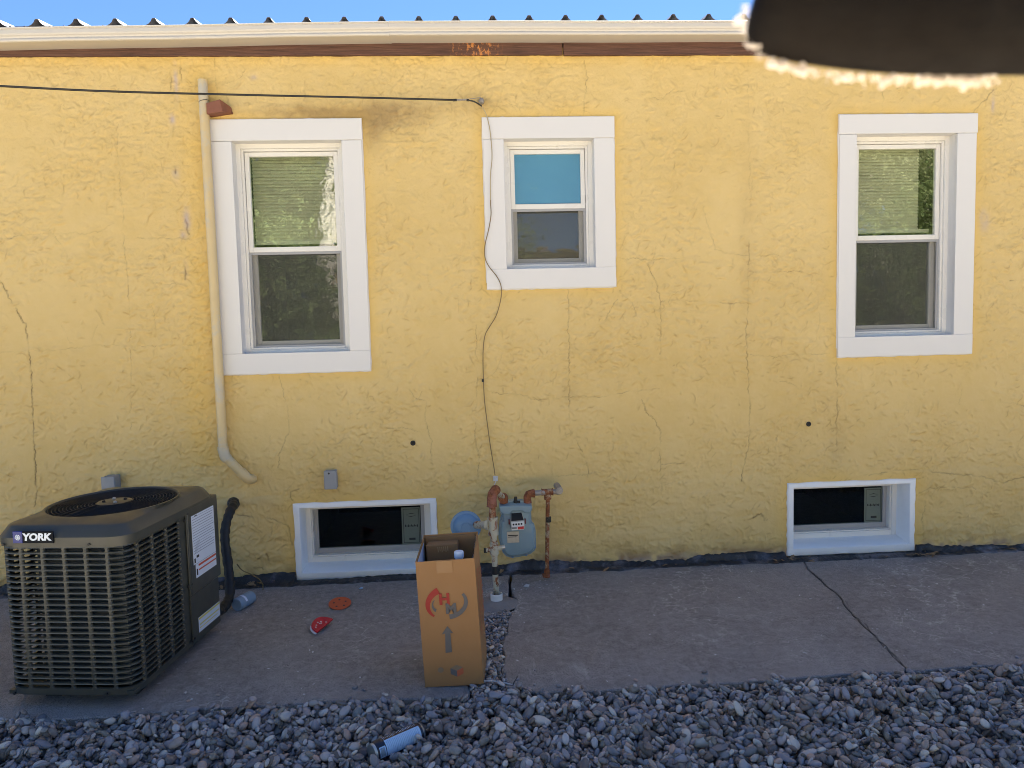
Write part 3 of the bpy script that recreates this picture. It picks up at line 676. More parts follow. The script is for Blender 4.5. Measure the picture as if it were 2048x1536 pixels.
fs += [(i, i+1, 4*n+i+1, 4*n+i) for i in range(n-1)]
b.add(vs, fs); roof = b.build('roof', m_roof, house, smooth=25)

# ---- windows
def frame_box(b, x0, x1, z0, z1, y0, y1, wl, wr=None, wt=None, wb=None):
    wr = wl if wr is None else wr; wt = wl if wt is None else wt; wb = wl if wb is None else wb
    b.box((x0, y0, z0), (x0+wl, y1, z1)); b.box((x1-wr, y0, z0), (x1, y1, z1)); b.box((x0+wl, y0, z1-wt), (x1-wr, y1, z1)); b.box((x0+wl, y0, z0), (x1-wr, y1, z0+wb))
def window(idx, blind_u, blind_l, gl):
    X0, X1, Z0, Z1 = rects[idx]; a, c, z0, z1 = opn[idx]; d = .062
    f = MB(); frame_box(f, a-.004, c+.004, z0-.004, z1+.004, d, .15, .030, .030, .030, .022); frame_box(f, a+.026, c-.026, z0+.018, z1-.026, d+.012, .15, .014)
    win = f.build('window', m_vinyl, house, bevel=.002)
    for nm, bx in (('top', ((X0-.004, -.020, z1), (X1+.003, .005, Z1))), ('bot', ((X0, -.018, Z0), (X1, .005, z0))), ('l', ((X0+.001, -.017, z0), (a, .005, z1-.0015))), ('r', ((c, -.017, z0), (X1-.001, .005, z1-.0015)))):
        b = MB(); b.box(*bx); b.build('trim_board', m_white, win, bevel=.0025)
    b = MB(); b.box((a-.006, .005, z0-.02), (a, d+.02, z1+.02)); b.box((c, .005, z0-.02), (c+.006, d+.02, z1+.02)); b.box((a, .005, z1), (c, d+.02, z1+.006)); b.box((a, .005, z0-.006), (c, d+.02, z0)); b.build('jamb', m_white, win)
    b = MB(); n = 60; r = random.Random(idx)       # caulk bead round the trim
    per = [(X0, Z0), (X1, Z0), (X1, Z1), (X0, Z1), (X0, Z0)]; pts = []
    for p, q in zip(per, per[1:]):
        for k in range(26): t = k/26; pts.append((p[0]+(q[0]-p[0])*t+r.uniform(-.0015, .0015), -.004, p[1]+(q[1]-p[1])*t+r.uniform(-.0015, .0015)))
    b.tube(pts, [r.uniform(.003, .0065) for _ in pts], 6); b.build('caulk_bead', m_white, win)
    zm = (z0+z1)/2; i0, i1, j0, j1 = a+.042, c-.042, z0+.036, z1-.042
    u = MB(); frame_box(u, i0, i1, zm-.014, j1, .088, .118, .026, .026, .026, .030); u.build('upper_sash', m_vinyl, win, bevel=.002)
    u = MB(); frame_box(u, i0+.004, i1-.004, j0, zm+.018, .122, .150, .034, .034, .040, .034); u.build('lower_sash', m_vinyl, win, bevel=.002)
    u = MB(); frame_box(u, i0-.002, i1+.002, j0-.006, zm-.010, .090, .100, .014, .014, .020, .014); u.build('screen_frame', m_screenframe, win, bevel=.001)
    u = MB(); u.box((i0+.02, .100, zm+.01), (i1-.02, .103, j1-.02)); u.build('window_glass', gl, win, smooth=0)
    u = MB(); u.box((i0+.03, .134, j0+.03), (i1-.03, .137, zm-.01)); u.build('window_glass', m_glassl, win, smooth=0)
    u = MB(); u.add([(i0+.010, .095, j0+.006), (i1-.010, .095, j0+.006), (i1-.010, .095, zm-.028), (i0+.010, .095, zm-.028)], [(0, 1, 2, 3)]); u.build('insect_screen', m_screen, win, smooth=0)
    if blind_u:
        u = MB(); z = j1-.02; zend = zm+.06 if idx != 1 else zm
        if idx == 1: u.box((i0+.01, .108, zm+.02), (i1-.01, .110, j1))  # flat blue sheet close behind the upper middle glass
        else:
            while z > zend: u.add([(i0+.02, .165, z-.011), (i1-.02 if idx == 0 else i1-.09, .165, z-.011), (i1-.02 if idx == 0 else i1-.09, .178, z+.011), (i0+.02, .178, z+.011)], [(0, 1, 2, 3)]); z -= .0205
            u.box((i0+.02, .162, zend-.022), (i1-.02, .182, zend))
        u.build('blind', blind_u, win, smooth=0)
    if blind_l:
        u = MB(); z = zm-.03
        while z > j0+.02: u.add([(i0+.02, .175, z-.011), (i1-.02, .175, z-.011), (i1-.02, .188, z+.011), (i0+.02, .188, z+.011)], [(0, 1, 2, 3)]); z -= .0205
        u.build('blind', blind_l, win, smooth=0)
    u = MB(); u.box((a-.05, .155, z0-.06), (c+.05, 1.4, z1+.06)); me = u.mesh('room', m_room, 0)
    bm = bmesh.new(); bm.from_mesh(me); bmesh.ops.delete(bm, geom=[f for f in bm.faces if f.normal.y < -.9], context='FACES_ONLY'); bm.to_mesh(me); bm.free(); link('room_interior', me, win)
    return win
w0 = window(0, m_blind, None, m_glass); w0['label'] = 'tall left window beside the cream pipe, tree reflected in it'
w1 = window(1, m_bluesheet, m_blindt, m_glassm); w1['label'] = 'short middle window with the loose wire hanging over its left trim'
w2 = window(2, m_blind, None, m_glass); w2['label'] = 'tall right window with green slatted blind half way down'
def basement(idx):
    X0, X1, Z0, Z1 = rects[idx]; d = .118; t = .034
    # white painted masonry surround: rim, reveals and sloping sill
    ox = [(X0, Z0), (X1, Z0), (X1, Z1), (X0, Z1)]; r = random.Random(idx)
    def ring(dx0, dx1, dz0, dz1, y, jit=0):
        P = [(X0+dx0, Z0+dz0), (X1-dx1, Z0+dz0), (X1-dx1, Z1-dz1), (X0+dx0, Z1-dz1)]; o = []
        for p, q in zip(P, P[1:]+P[:1]):
            for k in range(14): s = k/14; o.append((p[0]+(q[0]-p[0])*s+r.uniform(-jit, jit), y, p[1]+(q[1]-p[1])*s+r.uniform(-jit, jit)))
        return o
    b = MB(); b.loops([ring(-.004, -.004, -.004, -.004, .02, .003), ring(-.002, -.002, -.002, -.002, -.012, .0035), ring(.004, .004, .004, .003, -.018, .001), ring(t, t, .045, .026, -.018, .0005), ring(t+.004, t+.004, .049, .028, -.012), ring(t+.010, t+.010, .073, .034, d+.01)])
    win = b.build('basement_window', m_whiteb, house, smooth=50)
    a, c, z0, z1 = X0+t+.008, X1-t-.008, Z0+.070, Z1-.030
    f = MB(); frame_box(f, a, c, z0, z1, d, d+.09, .034); f.build('frame', m_vinyl, win, bevel=.003)
    f = MB(); frame_box(f, a+.031, c-.031, z0+.031, z1-.031, d+.012, d+.085, .010); f.build('inner_stop', m_vinyl, win, bevel=.001)
    f = MB(); frame_box(f, a+.041, c-.041, z0+.041, z1-.041, d+.05, d+.075, .026, .026, .006, .034); f.build('sash', m_screenframe, win, bevel=.001)
    u = MB(); u.box((a+.045, d+.060, z0+.045), (c-.045, d+.063, z1-.045)); u.build('window_glass', m_glassd, win, smooth=0)
    # sticker on the pane
    sx1 = c-.072; sx0 = sx1-.118; s0 = z0+.075; s1 = z1-.062
    u = MB(); u.box((sx0, d+.0570, s0), (sx1, d+.0590, s1)); st = u.build('sticker', m_stick, win, smooth=0)
    u = MB(); y = d+.0562
    frame_box(u, sx0+.010, sx1-.006, s0+.010, s1-.010, y, y+.0004, .003)
    w_ = sx1-sx0; mz = (s0+s1)/2
    for k in range(9): u.box((sx0+.02+k*.0095, y, mz-.006+.002*math.sin(k*2.2)), (sx0+.0265+k*.0095, y+.0004, mz+.006+.003*math.cos(k*3)))
    u.box((sx0+w_*.38, y, s0+.028), (sx0+w_*.72, y+.0004, s0+.042))
    cx_, cz_ = sx0+w_*.52, s1-.05
    for sg in (1, -1): u.add([(cx_-.034, y, cz_+sg*.003), (cx_, y, cz_+sg*.013), (cx_+.034, y, cz_+sg*.003), (cx_, y, cz_+sg*.008)], [(0, 1, 2, 3)])
    o = u.build('sticker_print', m_ink, win, smooth=0)
    u = MB(); u.box((a-.05, d+.095, z0-.05), (c+.05, 1.6, z1+.05)); me = u.mesh('room', m_dark, 0)
    bm = bmesh.new(); bm.from_mesh(me); bmesh.ops.delete(bm, geom=[f for f in bm.faces if f.normal.y < -.9], context='FACES_ONLY'); bm.to_mesh(me); bm.free(); link('room_interior', me, win)
    return win
basement(3)['label'] = 'left basement window at the ground, partly behind the cardboard box'
basement(4)['label'] = 'right basement window at the ground below the tall right window'

# ================================================================== THINGS ON THE WALL
# cream pipe
pp = tag(empty('drain_pipe', W(405, 160, -.05)), 'cream plastic pipe running down the wall along the left edge of the tall left window', 'pipe')
pp_inv = -Vector(pp.location)
def loc(p): return Vector(p)+pp_inv
yP = -.05; a = W(405, 160, yP); bt = W(446, 898, yP); k1 = W(449, 912, yP); k2 = W(490, 952, yP); en = W(505, 950, -.01)
b = MB(); b.tube([loc(a), loc(bt)], .027, 24); b.build('pipe_run', m_pipe, pp)
b = MB(); dv = (k2-k1).normalized(); b.tube([loc(p) for p in [bt+Vector((0, 0, .014)), bt, k1+dv*.004, k1+dv*.03]], .0315, 24); b.build('elbow', m_pipe, pp, smooth=50)
b = MB(); b.tube([loc(k1+dv*.028), loc(k2-dv*.02)], .027, 24); b.build('pipe_run', m_pipe, pp)
b = MB(); q = k2-dv*.035; b.tube([loc(p) for p in [q, q+dv*.006, k2-dv*.006, k2+dv*.02+Vector((0, .004, 0)), k2+dv*.038+Vector((0, .022, .002)), k2+dv*.043+Vector((0, .05, .004))]], [.0325, .0315, .031, .030, .0295, .0295], 24); b.build('elbow', m_pipe, pp, smooth=60)
b = MB(); c_ = W(408, 203, yP); ring = [loc(c_+Vector((.0285*math.cos(t), .0285*math.sin(t), .006*math.cos(t)))) for t in [i*2*math.pi/24 for i in range(25)]]; b.tube(ring, .0016, 6); b.build('strap', m_blackcable, pp)
q0, q1 = W(420, 212, -.04), W(462, 215, -.04)
b = MB(); b.add([(q0.x-.01, -.075, q0.z-.055), (q1.x-.035, -.095, q0.z-.047), (q1.x, -.03, q0.z-.037), (q1.x, .02, q0.z-.037), (q0.x-.01, .02, q0.z-.055), (q0.x-.01, -.075, q0.z+.006), (q1.x-.045, -.095, q0.z+.022), (q1.x-.008, -.03, q0.z+.0), (q1.x-.008, .02, q0.z+.0), (q0.x-.01, .02, q0.z+.006)], [(0, 4, 3, 2, 1), (5, 6, 7, 8, 9), (0, 1, 6, 5), (1, 2, 7, 6), (2, 3, 8, 7), (3, 4, 9, 8), (4, 0, 5, 9)])
tag(b.build('wood_block', m_block, bevel=.002), 'small rust-brown wooden block fixed beside the top of the cream pipe', 'block')

# cable
cab = tag(empty('service_cable', W(963, 200, -.06)), 'black cable strung tight across the wall to a hook above the middle window', 'cable')
ci = -Vector(cab.location); L2 = lambda p: Vector(p)+ci
pts = [W(-420, 148, -.95), W(0, 172, -.62), W(230, 183, -.45), W(500, 190, -.3), W(700, 194.5, -.2), W(912, 200, -.10)]
b = MB(); b.tube([L2(p) for p in bez(pts, 8)], .0058, 8); b.build('cable', m_blackcable, cab)
b = MB(); b.tube([L2(W(906, 200.3, -.105)), L2(W(913, 200, -.10))], .0075, 8); b.build('cable_clamp', m_blackcable, cab)
b = MB(); b.tube([L2(W(933, 200, -.09)), L2(W(938, 200.5, -.09))], .007, 8); b.build('cable_clamp', m_blackcable, cab)
b = MB(); b.tube([L2(W(912, 200, -.10)), L2(W(937, 199, -.088))], .0055, 8); b.tube([L2(W(937, 198, -.088)), L2(W(962, 195, -.07))], .0018, 6); b.build('wedge_clamp', m_galv, cab)
b = MB(); b.tube([L2(p) for p in bez([W(937, 200.5, -.088), W(948, 203, -.08), W(957, 208, -.07), W(963, 212, -.05)], 6)], .0045, 8); b.build('cable_end', m_blackcable, cab)
hk = MB(); c_ = W(963, 200, -.045)
hk.lathe([(.013, 0), (.017, .008), (.017, .03), (.011, .036), (.011, .044), (.004, .046)], 16, (c_.x, -.0, c_.z), 'y')
tag(hk.build('wall_hook', m_galv), 'rusty round eye bolt in the wall that holds the black cable', 'hook')
wr = MB(); path = [(962,210),(972,228),(979,255),(983,290),(984,318),(981,350),(981,400),(982,430),(977,460),(970,490),(970,515),(978,533),(993,552),(1001,568),(1003,585),(1000,606),(992,632),(980,652),(971,668),(967,690),(966,720),(967,760),(969,800),(975,850),(982,900),(988,935),(990,950)]
yy = [-.05]+[-.028]*15+[-.02]*12
P3 = bez([W(x, y, q) for (x, y), q in zip(path, yy)], 5); P3 = [Vector(p) for p in P3]; k = 30
wo = Vector(P3[0]); wr.tube([p-wo for p in P3[:k+1]], .0028, 8)
dw = tag(empty('hanging_wire', wo), 'thin loose wire hanging down the wall past the middle window to the gas meter', 'wire')
wr.build('wire_upper', m_creamwire, dw); b = MB(); b.tube([p-wo for p in P3[k:95]], .0028, 8); b.build('wire_middle', m_wire, dw)
b = MB(); b.tube([p-wo for p in P3[94:]], .0028, 8); b.build('wire_lower', m_wire, dw)
c_ = W(966, 761, -.02)-wo; b = MB(); b.box(c_-Vector((.008, .008, .009)), c_+Vector((.006, .006, .009))); b.build('wire_knot', m_blackcable, dw, bevel=.003)
c_ = W(991, 957, -.02); b = MB(); b.box((c_.x-.014, -.022, c_.z-.016), (c_.x+.014, -.012, c_.z+.014)); b.lathe([(.006, .02), (.006, .03)], 10, (c_.x, 0, c_.z), 'y'); b.tube([W(992, 962, -.02), W(988, 971, -.025), W(990, 978, -.03), W(984, 976, -.03)], .003, 6)
tag(b.build('wire_clip', m_chip, bevel=.002), 'small pale clip on the wall where the loose wire ends above the gas meter', 'clip')
for (px, py), lab in (((826, 886), 'small round black plug in the wall below and left of the middle window'), ((1617, 848), 'small round black plug in the wall above the right basement window')):
    c_ = W(px, py, -.005); b = MB(); b.lathe([(.0150, .004), (.0160, .009), (.0135, .012), (.0085, .0115), (.0075, .007), (.0070, .0065), (.004, .009), (.002, .009)], 24, (c_.x, 0, c_.z), 'y'); tag(b.build('wall_plug', m_blk), lab, 'wall plug', 'black plugs in the wall')
# outlet box
def wallbox(nm, pxl, pxr, pyt, pyb, dep, lab, latch):
    a = W(pxl, pyt, -dep); c_ = W(pxr, pyb, -dep); o = empty(nm, (a.x, 0, c_.z)); tag(o, lab, 'electrical box'); w_, h_ = c_.x-a.x, a.z-c_.z
    b = MB(); b.box((0, -dep+.018, 0), (w_, .0, h_)); b.build('housing', m_greybox, o, bevel=.004)
    b = MB(); b.box((-.003, -dep, -.002), (w_+.003, -dep+.016, h_+.002)); b.build('cover', m_greybox, o, bevel=.004)
    b = MB()
    if latch: b.tube([(w_*.2, -dep-.004, h_*.42), (w_*.45, -dep-.006, h_*.55), (w_*.65, -dep-.004, h_*.62)], .005, 8)
    else: b.lathe([(.006, dep), (.006, dep+.002)], 10, (w_*.4, 0, h_*.88), 'y')
    b.build('latch', m_blk, o); return o
wallbox('outlet_box', 648, 673, 943, 978, .06, 'small grey outlet box on the wall above the left basement window', False)
wallbox('disconnect_box', 202, 232, 955, 1030, .09, 'grey disconnect box on the wall just behind the air conditioner', True)

# ================================================================== GAS METER
GM = Vector((.27, -.20, .0)); gm = tag(empty('gas_meter', GM), 'blue-grey gas meter with rusty pipes on the wall right of the cardboard box', 'gas meter')
def gl(p): return Vector(p)-GM
yM = -.24
out_px = [(1000,1012),(1001,1022),(1003,1024),(1003,1038),(1000,1040),(998,1060),(998,1076),(1002,1090),(1006,1103),(1013,1110),(1022,1113),(1034,1112),(1050,1109),(1061,1105),(1069,1098),(1071,1088),(1070,1060),(1067,1047),(1062,1043),(1061,1022),(1062,1010),(1061,1003),(1050,1003),(1030,1001),(1012,1003),(1001,1006)]
P = [gl(W(x, y, yM)) for x, y in out_px]; cxm = sum(p.x for p in P)/len(P); czm = sum(p.z for p in P)/len(P)
def mring(s, y, low=False):
    o = []
    for p in P: o.append((cxm+(p.x-cxm)*s, y, czm+(p.z-czm)*s))
    return o
b = MB(); yl = yM+.20
b.loops([mring(.90, yl+.085), mring(.97, yl+.075), mring(.97, yl+.004), mring(1.03, yl+.003), mring(1.03, yl-.008), mring(.965, yl-.009), mring(.95, yl-.030), mring(.90, yl-.044), mring(.82, yl-.050)], True, True)
b.build('meter_body', m_meter, gm, smooth=50, bevel=.002)
# top shoulder casting
sh_px = [(998,1012),(1000,1020),(1006,1024),(1018,1025),(1024,1018),(1042,1017),(1048,1022),(1060,1021),(1063,1012),(1062,1006),(998,1007)]
b = MB(); b.prism([(gl(W(x, y, yM)).x, gl(W(x, y, yM)).z) for x, y in sh_px], yl-.060, yl+.03); b.build('top_casting', m_meter, gm, bevel=.007, seg=3)
for (x, y, r_) in ((1006, 1072, 0), (1008, 1100, 0), (1025, 1112, 0), (1052, 1108, 0), (1069, 1093, 0), (1065, 1062, 0)):
    p = gl(W(x, y, yM)); b = MB(); b.lathe([(.0075, -yl-.0), (.0075, -yl+.018), (.005, -yl+.02)], 8, (p.x, 0, p.z), 'y'); b.build('bolt', m_meter2, gm)
# index housing
c_ = gl(W(1034, 1042, yM-.05)); iw = .042
b = MB(); b.add([(c_.x-iw*.8, yl-.045, c_.z+.050), (c_.x+iw*.7, yl-.045, c_.z+.055), (c_.x-iw, yl-.095, c_.z+.012), (c_.x+iw, yl-.095, c_.z+.015), (c_.x-iw*.95, yl-.105, c_.z-.040), (c_.x+iw*1.0, yl-.105, c_.z-.036), (c_.x-iw*.9, yl-.045, c_.z-.042), (c_.x+iw*.95, yl-.045, c_.z-.038)], [(0, 1, 3, 2), (2, 3, 5, 4), (4, 5, 7, 6), (0, 2, 4, 6), (1, 7, 5, 3), (0, 6, 7, 1)])
b.build('index_housing', m_plate, gm, bevel=.005)
b = MB(); b.add([(c_.x-iw*.86, yl-.0985, c_.z+.007), (c_.x+iw*.86, yl-.0985, c_.z+.010), (c_.x+iw*.88, yl-.1075, c_.z-.036), (c_.x-iw*.84, yl-.1075, c_.z-.039)], [(0, 3, 2, 1)]); b.build('dial_plate', m_dial, gm, smooth=0)
b = MB(); b.add([(c_.x-iw*.74, yl-.052, c_.z+.047), (c_.x+iw*.64, yl-.052, c_.z+.050), (c_.x+iw*.86, yl-.096, c_.z+.016), (c_.x-iw*.86, yl-.096, c_.z+.013)], [(0, 3, 2, 1)]); b.build('index_window', m_dark, gm, smooth=0)
for i in range(4):
    b = MB(); b.lathe([(.0055, 0), (.0055, .001)], 14, (c_.x-.024+i*.0155, -(-yl+.1012)-.002, c_.z-.006+i*.0007), 'y'); o = b.build('dial', m_ink, gm)
b = MB(); y_ = yl-.1085; b.add([(c_.x+.0, y_, c_.z-.019), (c_.x+.035, y_+.0006, c_.z-.017), (c_.x+.035, y_, c_.z-.033), (c_.x+.0, y_, c_.z-.035)], [(0, 3, 2, 1)]); b.build('red_label', m_labelred, gm, smooth=0)
b = MB()
for i in range(5): b.box((c_.x-.032+i*.0055, y_, c_.z-.030), (c_.x-.029+i*.0055, y_+.001, c_.z-.021))
b.build('index_digits', m_ink, gm, smooth=0)
for s in (-1, 1):
    b = MB(); b.lathe([(.016, 0), (.016, .006)], 12, (c_.x+s*iw*1.05-(.006 if s < 0 else 0), yl-.062, c_.z+.0), 'x'); b.build('red_seal', M('seal_red', (.15, .02, .02), .5), gm)
p = gl(W(1026, 1073, yM-.04)); b = MB(); b.box((p.x-.036, yl-.054, p.z-.034), (p.x+.036, yl-.049, p.z+.034)); b.build('name_plate', m_plate, gm, bevel=.002)
b = MB(); b.box((p.x-.030, yl-.0555, p.z+.008), (p.x+.028, yl-.0538, p.z+.013)); b.box((p.x-.030, yl-.0555, p.z-.0), (p.x+.020, yl-.0538, p.z+.003)); b.build('plate_print', m_ink, gm)
p = gl(W(1031, 1004, yM)); b = MB(); b.tube([(p.x, yl-.02, p.z-.01), (p.x, yl-.02, p.z+.012)], .013, 14); b.tube([(p.x, yl-.02, p.z+.012), (p.x, yl-.02, p.z+.036)], .009, 14); b.tube([(p.x+.012, yl-.02, p.z+.002), (p.x+.026, yl-.02, p.z+.004)], .009, 12); b.build('vent_cap', m_blk, gm, smooth=40)
# inlet and outlet piping
yI = yM+.19; RX = W(988, 1060, -.50).x; 
riser = -.50
ti = gl(W(1005, 1006, yI)); to_ = gl(W(1050, 1000, yI))
b = MB(); b.tube([(ti.x, yl, ti.z-.02), (ti.x, yl, ti.z+.006)], .026, 16); b.build('union_nut', m_rustcream, gm); b = MB(); b.tube([(ti.x, yl, ti.z), (ti.x, yl, ti.z+.05)], .017, 16); b.build('nipple', m_rustcream, gm)
b = MB(); b.tube([(to_.x, yl, to_.z-.012), (to_.x, yl, to_.z+.012)], .026, 16); b.build('union_nut', m_rustcream, gm); b = MB(); b.tube([(to_.x, yl, to_.z), (to_.x, yl, to_.z+.05)], .019, 16); b.build('nipple', m_rustcream, gm)
e1 = gl(W(985, 1003, riser)); ze = ti.z+.075
# riser elbow and horizontal run to the wall side
rxp = gl(W(984, 1020, riser)).x; zr1 = gl(W(985, 995, riser)).z
b = MB(); b.tube([(rxp, riser-GM.y, zr1-.050), (rxp, riser-GM.y, zr1-.046), (rxp, riser-GM.y, zr1-.01), (rxp+.006, riser-GM.y+.010, zr1+.016), (rxp+.018, riser-GM.y+.035, zr1+.028), (rxp+.026, riser-GM.y+.056, zr1+.030)], [.030, .028, .027, .028, .027, .029], 18); b.build('elbow', m_rustred, gm, smooth=60)
b = MB(); b.tube([(rxp+.022, riser-GM.y+.05, zr1+.030), (ti.x-.004, yl-.03, ze+.01)], .0165, 14); b.build('nipple', m_rustcream, gm)
b = MB(); b.tube([(ti.x-.010, yl-.055, ze+.012), (ti.x-.003, yl-.028, ze+.012), (ti.x, yl-.006, ze+.006), (ti.x, yl, ze-.014), (ti.x, yl, ze-.042)], [.027, .026, .026, .025, .026], 18); b.build('elbow', m_rustred, gm, smooth=60)
# riser down
def rz(py): return gl(W(985, py, riser)).z
rx2 = gl(W(991, 1190, riser)).x
def rxx(py): return gl(W(985+(py-1030)*.048, py, riser)).x
ry = riser-GM.y
def seg(nm, p0, p1, r0, r1, mt, n=16):
    b = MB(); b.tube([(rxx(p0), ry, rz(p0)), (rxx((p0+p1)/2), ry, rz((p0+p1)/2)), (rxx(p1), ry, rz(p1))], [r0, (r0+r1)/2, r1], n); return b.build(nm, mt, gm)
seg('pipe', 1012, 1036, .019, .019, m_rustpipe)
seg('tee', 1034, 1068, .026, .027, m_rustcream); seg('collar', 1034, 1038, .029, .029, m_rustcream); seg('collar', 1064, 1070, .029, .029, m_rustcream)
seg('pipe', 1068, 1088, .019, .019, m_rustcream); seg('valve_body', 1086, 1108, .024, .026, m_rustcream); seg('collar', 1106, 1112, .023, .020, m_rustcream)
seg('pipe', 1110, 1190, .0165, .0165, m_rustcream); seg('tape', 1132, 1148, .0195, .0195, m_blk)
b = MB(); b.tube([(rxx(1098)-.045, ry, rz(1100)), (rxx(1098)+.045, ry, rz(1096))], .014, 12); b.build('valve_stem', m_rustcream, gm); b = MB(); b.box((rxx(1098)-.058, ry-.011, rz(1100)-.012), (rxx(1098)-.040, ry+.011, rz(1100)+.012)); b.build('valve_key', m_blk, gm, bevel=.002)
b = MB(); b.tube([(rxx(1098)+.038, ry, rz(1096)), (rxx(1098)+.062, ry, rz(1095))], .013, 12); b.build('valve_cap', m_chrome, gm)
foot = G(992.5, 1206, zs(-.56)); foot = Vector((rxx(1190)+GM.x+.001, riser, zs(riser)))
seg('pipe', 1180, 1215, .0165, .0165, m_rustcream)
# regulator disc and its connector
rc = gl(W(932, 1052, -.34)); rcy = -.34-GM.y
b = MB(); b.tube([(rxx(1050)-.02, ry, rz(1050)), (rxx(1050)-.035, ry+.01, rz(1050))], .030, 10); b.tube([(rxx(1050)-.03, ry+.01, rz(1050)), (rc.x+.04, rcy+.02, rc.z)], .022, 14); b.build('regulator_union', m_rustcream, gm)
b = MB(); b.lathe([(.03, -.05), (.035, -.02), (.076, -.012), (.088, -.006), (.090, 0), (.088, .005), (.075, .008), (.067, .020), (.045, .032), (.030, .034), (.028, .040), (.012, .040)], 40, (rc.x, rcy, rc.z), 'y'); b.build('regulator', m_meter2, gm, smooth=40)
# outlet
yo = yl; zo = gl(W(1052, 976, yI)).z; tx = gl(W(1090, 975, -.08)).x
b = MB(); b.tube([(to_.x, yo, to_.z+.028), (to_.x, yo, zo-.03), (to_.x, yo, zo-.012), (to_.x+.008, yo+.002, zo+.002), (to_.x+.022, yo+.006, zo+.006), (to_.x+.042, yo+.010, zo+.006)], [.026, .023, .023, .024, .023, .026], 18); b.build('elbow', m_rustred, gm, smooth=60)
b = MB(); b.tube([(to_.x+.03, yo+.01, zo+.006), (tx, yo+.03, zo+.006)], .0165, 14); b.build('nipple', m_galv, gm)
yt = yo+.03
b = MB(); b.tube([(tx-.034, yt, zo+.006), (tx-.028, yt, zo+.006), (tx+.028, yt, zo+.006), (tx+.034, yt, zo+.006)], [.024, .020, .020, .024], 16); b.tube([(tx, yt, zo), (tx+.002, yt, zo-.038)], [.021, .022], 16); b.build('tee', m_rustpipe, gm, smooth=50)
b = MB(); b.tube([(tx+.03, yt, zo+.006), (tx+.065, yt+.004, zo+.006)], .0165, 14); b.tube([(tx+.055, yt+.004, zo+.010), (tx+.085, yt+.004, zo+.012)], .024, 8); b.tube([(tx+.072, yt-.022, zo+.016), (tx+.072, yt+.12, zo+.016)], .021, 14); b.tube([(tx+.072, yt-.028, zo+.016), (tx+.072, yt-.020, zo+.016)], .012, 6); b.build('wall_union', m_galv, gm, smooth=40)
dz0 = -.012; xd = gl(W(1094, 1140, yt+GM.y)).x
b = MB(); b.tube([(tx+.002, yt, zo-.03), (xd, yt, dz0+.03)], .0125, 14); b.build('drip_leg', m_rustpipe, gm)
zc = gl(W(1091, 1028, -.08)).z; b = MB(); b.tube([(tx+.003, yt, zc-.016), (tx+.003, yt, zc+.016)], .0165, 10); b.tube([(tx+.003, yt-.02, zc), (tx+.003, yt+.01, zc)], .009, 8); b.build('coupling', m_blk, gm)
b = MB(); b.tube([(xd, yt, dz0+.045), (xd, yt, dz0+.038), (xd, yt, dz0)], [.019, .018, .017], 12); b.tube([(xd-.025, yt-.006, dz0+.014), (xd, yt, dz0+.014)], .014, 8); b.build('pipe_cap', m_rustred, gm)
# white sleeve round the riser and mortar patch
b = MB(); b.loops([[(r*math.cos(t), r*math.sin(t), z) for t in [i*2*math.pi/28 for i in range(28)]] for r, z in ((.034, -.03), (.034, .048), (.030, .050), (.028, .047), (.028, -.0))]);
sv = b.build('pvc_sleeve', m_vinyl); sv.location = foot; tag(sv, 'short white plastic sleeve round the foot of the gas riser pipe', 'pipe sleeve')
b = MB(); n = 40; L = []
for k, (r, z) in enumerate(((.03, .012), (.07, .009), (.11, .002), (.125, -.006))):
    L.append([((r+.012*(k > 1)*mn.noise(Vector((math.cos(t)*2, math.sin(t)*2, k))))*math.cos(t), (r+.02*(k > 1)*mn.noise(Vector((math.cos(t)*3, math.sin(t)*3, k+5))))*math.sin(t)*.95, z) for t in [i*2*math.pi/n for i in range(n)]])
b.loops(L, True); pt = b.build('mortar_patch', m_concpatch, smooth=60); pt.location = foot+Vector((0, -.02, .002)); tag(pt, 'low round mortar patch in the walk at the foot of the gas riser', 'mortar patch')

# ================================================================== AIR CONDITIONER
AW, AD = .572, .795; AZ0 = -.012
ac = tag(empty('air_conditioner', (-1.992, -1.405, 0), R(-7.3)), 'brown outdoor air conditioner with louvered sides and fan on top, standing at the left', 'air conditioner')
RC = .085
def perim(off=0, rc=RC, seg=8):
    o = []
    for cx_, cy_, a0 in ((AW-rc, rc, -90), (AW-rc, AD-rc, 0), (rc, AD-rc, 90), (rc, rc, 180)):
        for k in range(seg+1):
            t = R(a0+90*k/seg); o.append((cx_+(rc+off)*math.cos(t), cy_+(rc+off)*math.sin(t)))
    return o
Lf = AW-2*RC; Ls = AD-2*RC; Lc = RC*math.pi/2
def pmap(s, off=0):      # s=0 at start of front flat (left), going right, round the corner, back ...
    T = 2*(Lf+Ls)+4*Lc; s = s % T; segs = [('f', Lf), ('c1', Lc), ('r', Ls), ('c2', Lc), ('b', Lf), ('c3', Lc), ('l', Ls), ('c4', Lc)]
    for nm, L in segs:
        if s <= L+1e-9: break
        s -= L
    if nm == 'f': return RC+s, -off
    if nm == 'r': return AW+off, RC+s
    if nm == 'b': return AW-RC-s, AD+off
    if nm == 'l': return -off, AD-RC-s
    i = int(nm[1])-1; cx_, cy_, a0 = ((AW-RC, RC, -90), (AW-RC, AD-RC, 0), (RC, AD-RC, 90), (RC, RC, 180))[i]; t = R(a0)+s/RC
    return cx_+(RC+off)*math.cos(t), cy_+(RC+off)*math.sin(t)
ROWS = 25; ZT, ZBt = .632, .022; PH = (ZT-ZBt)/ROWS
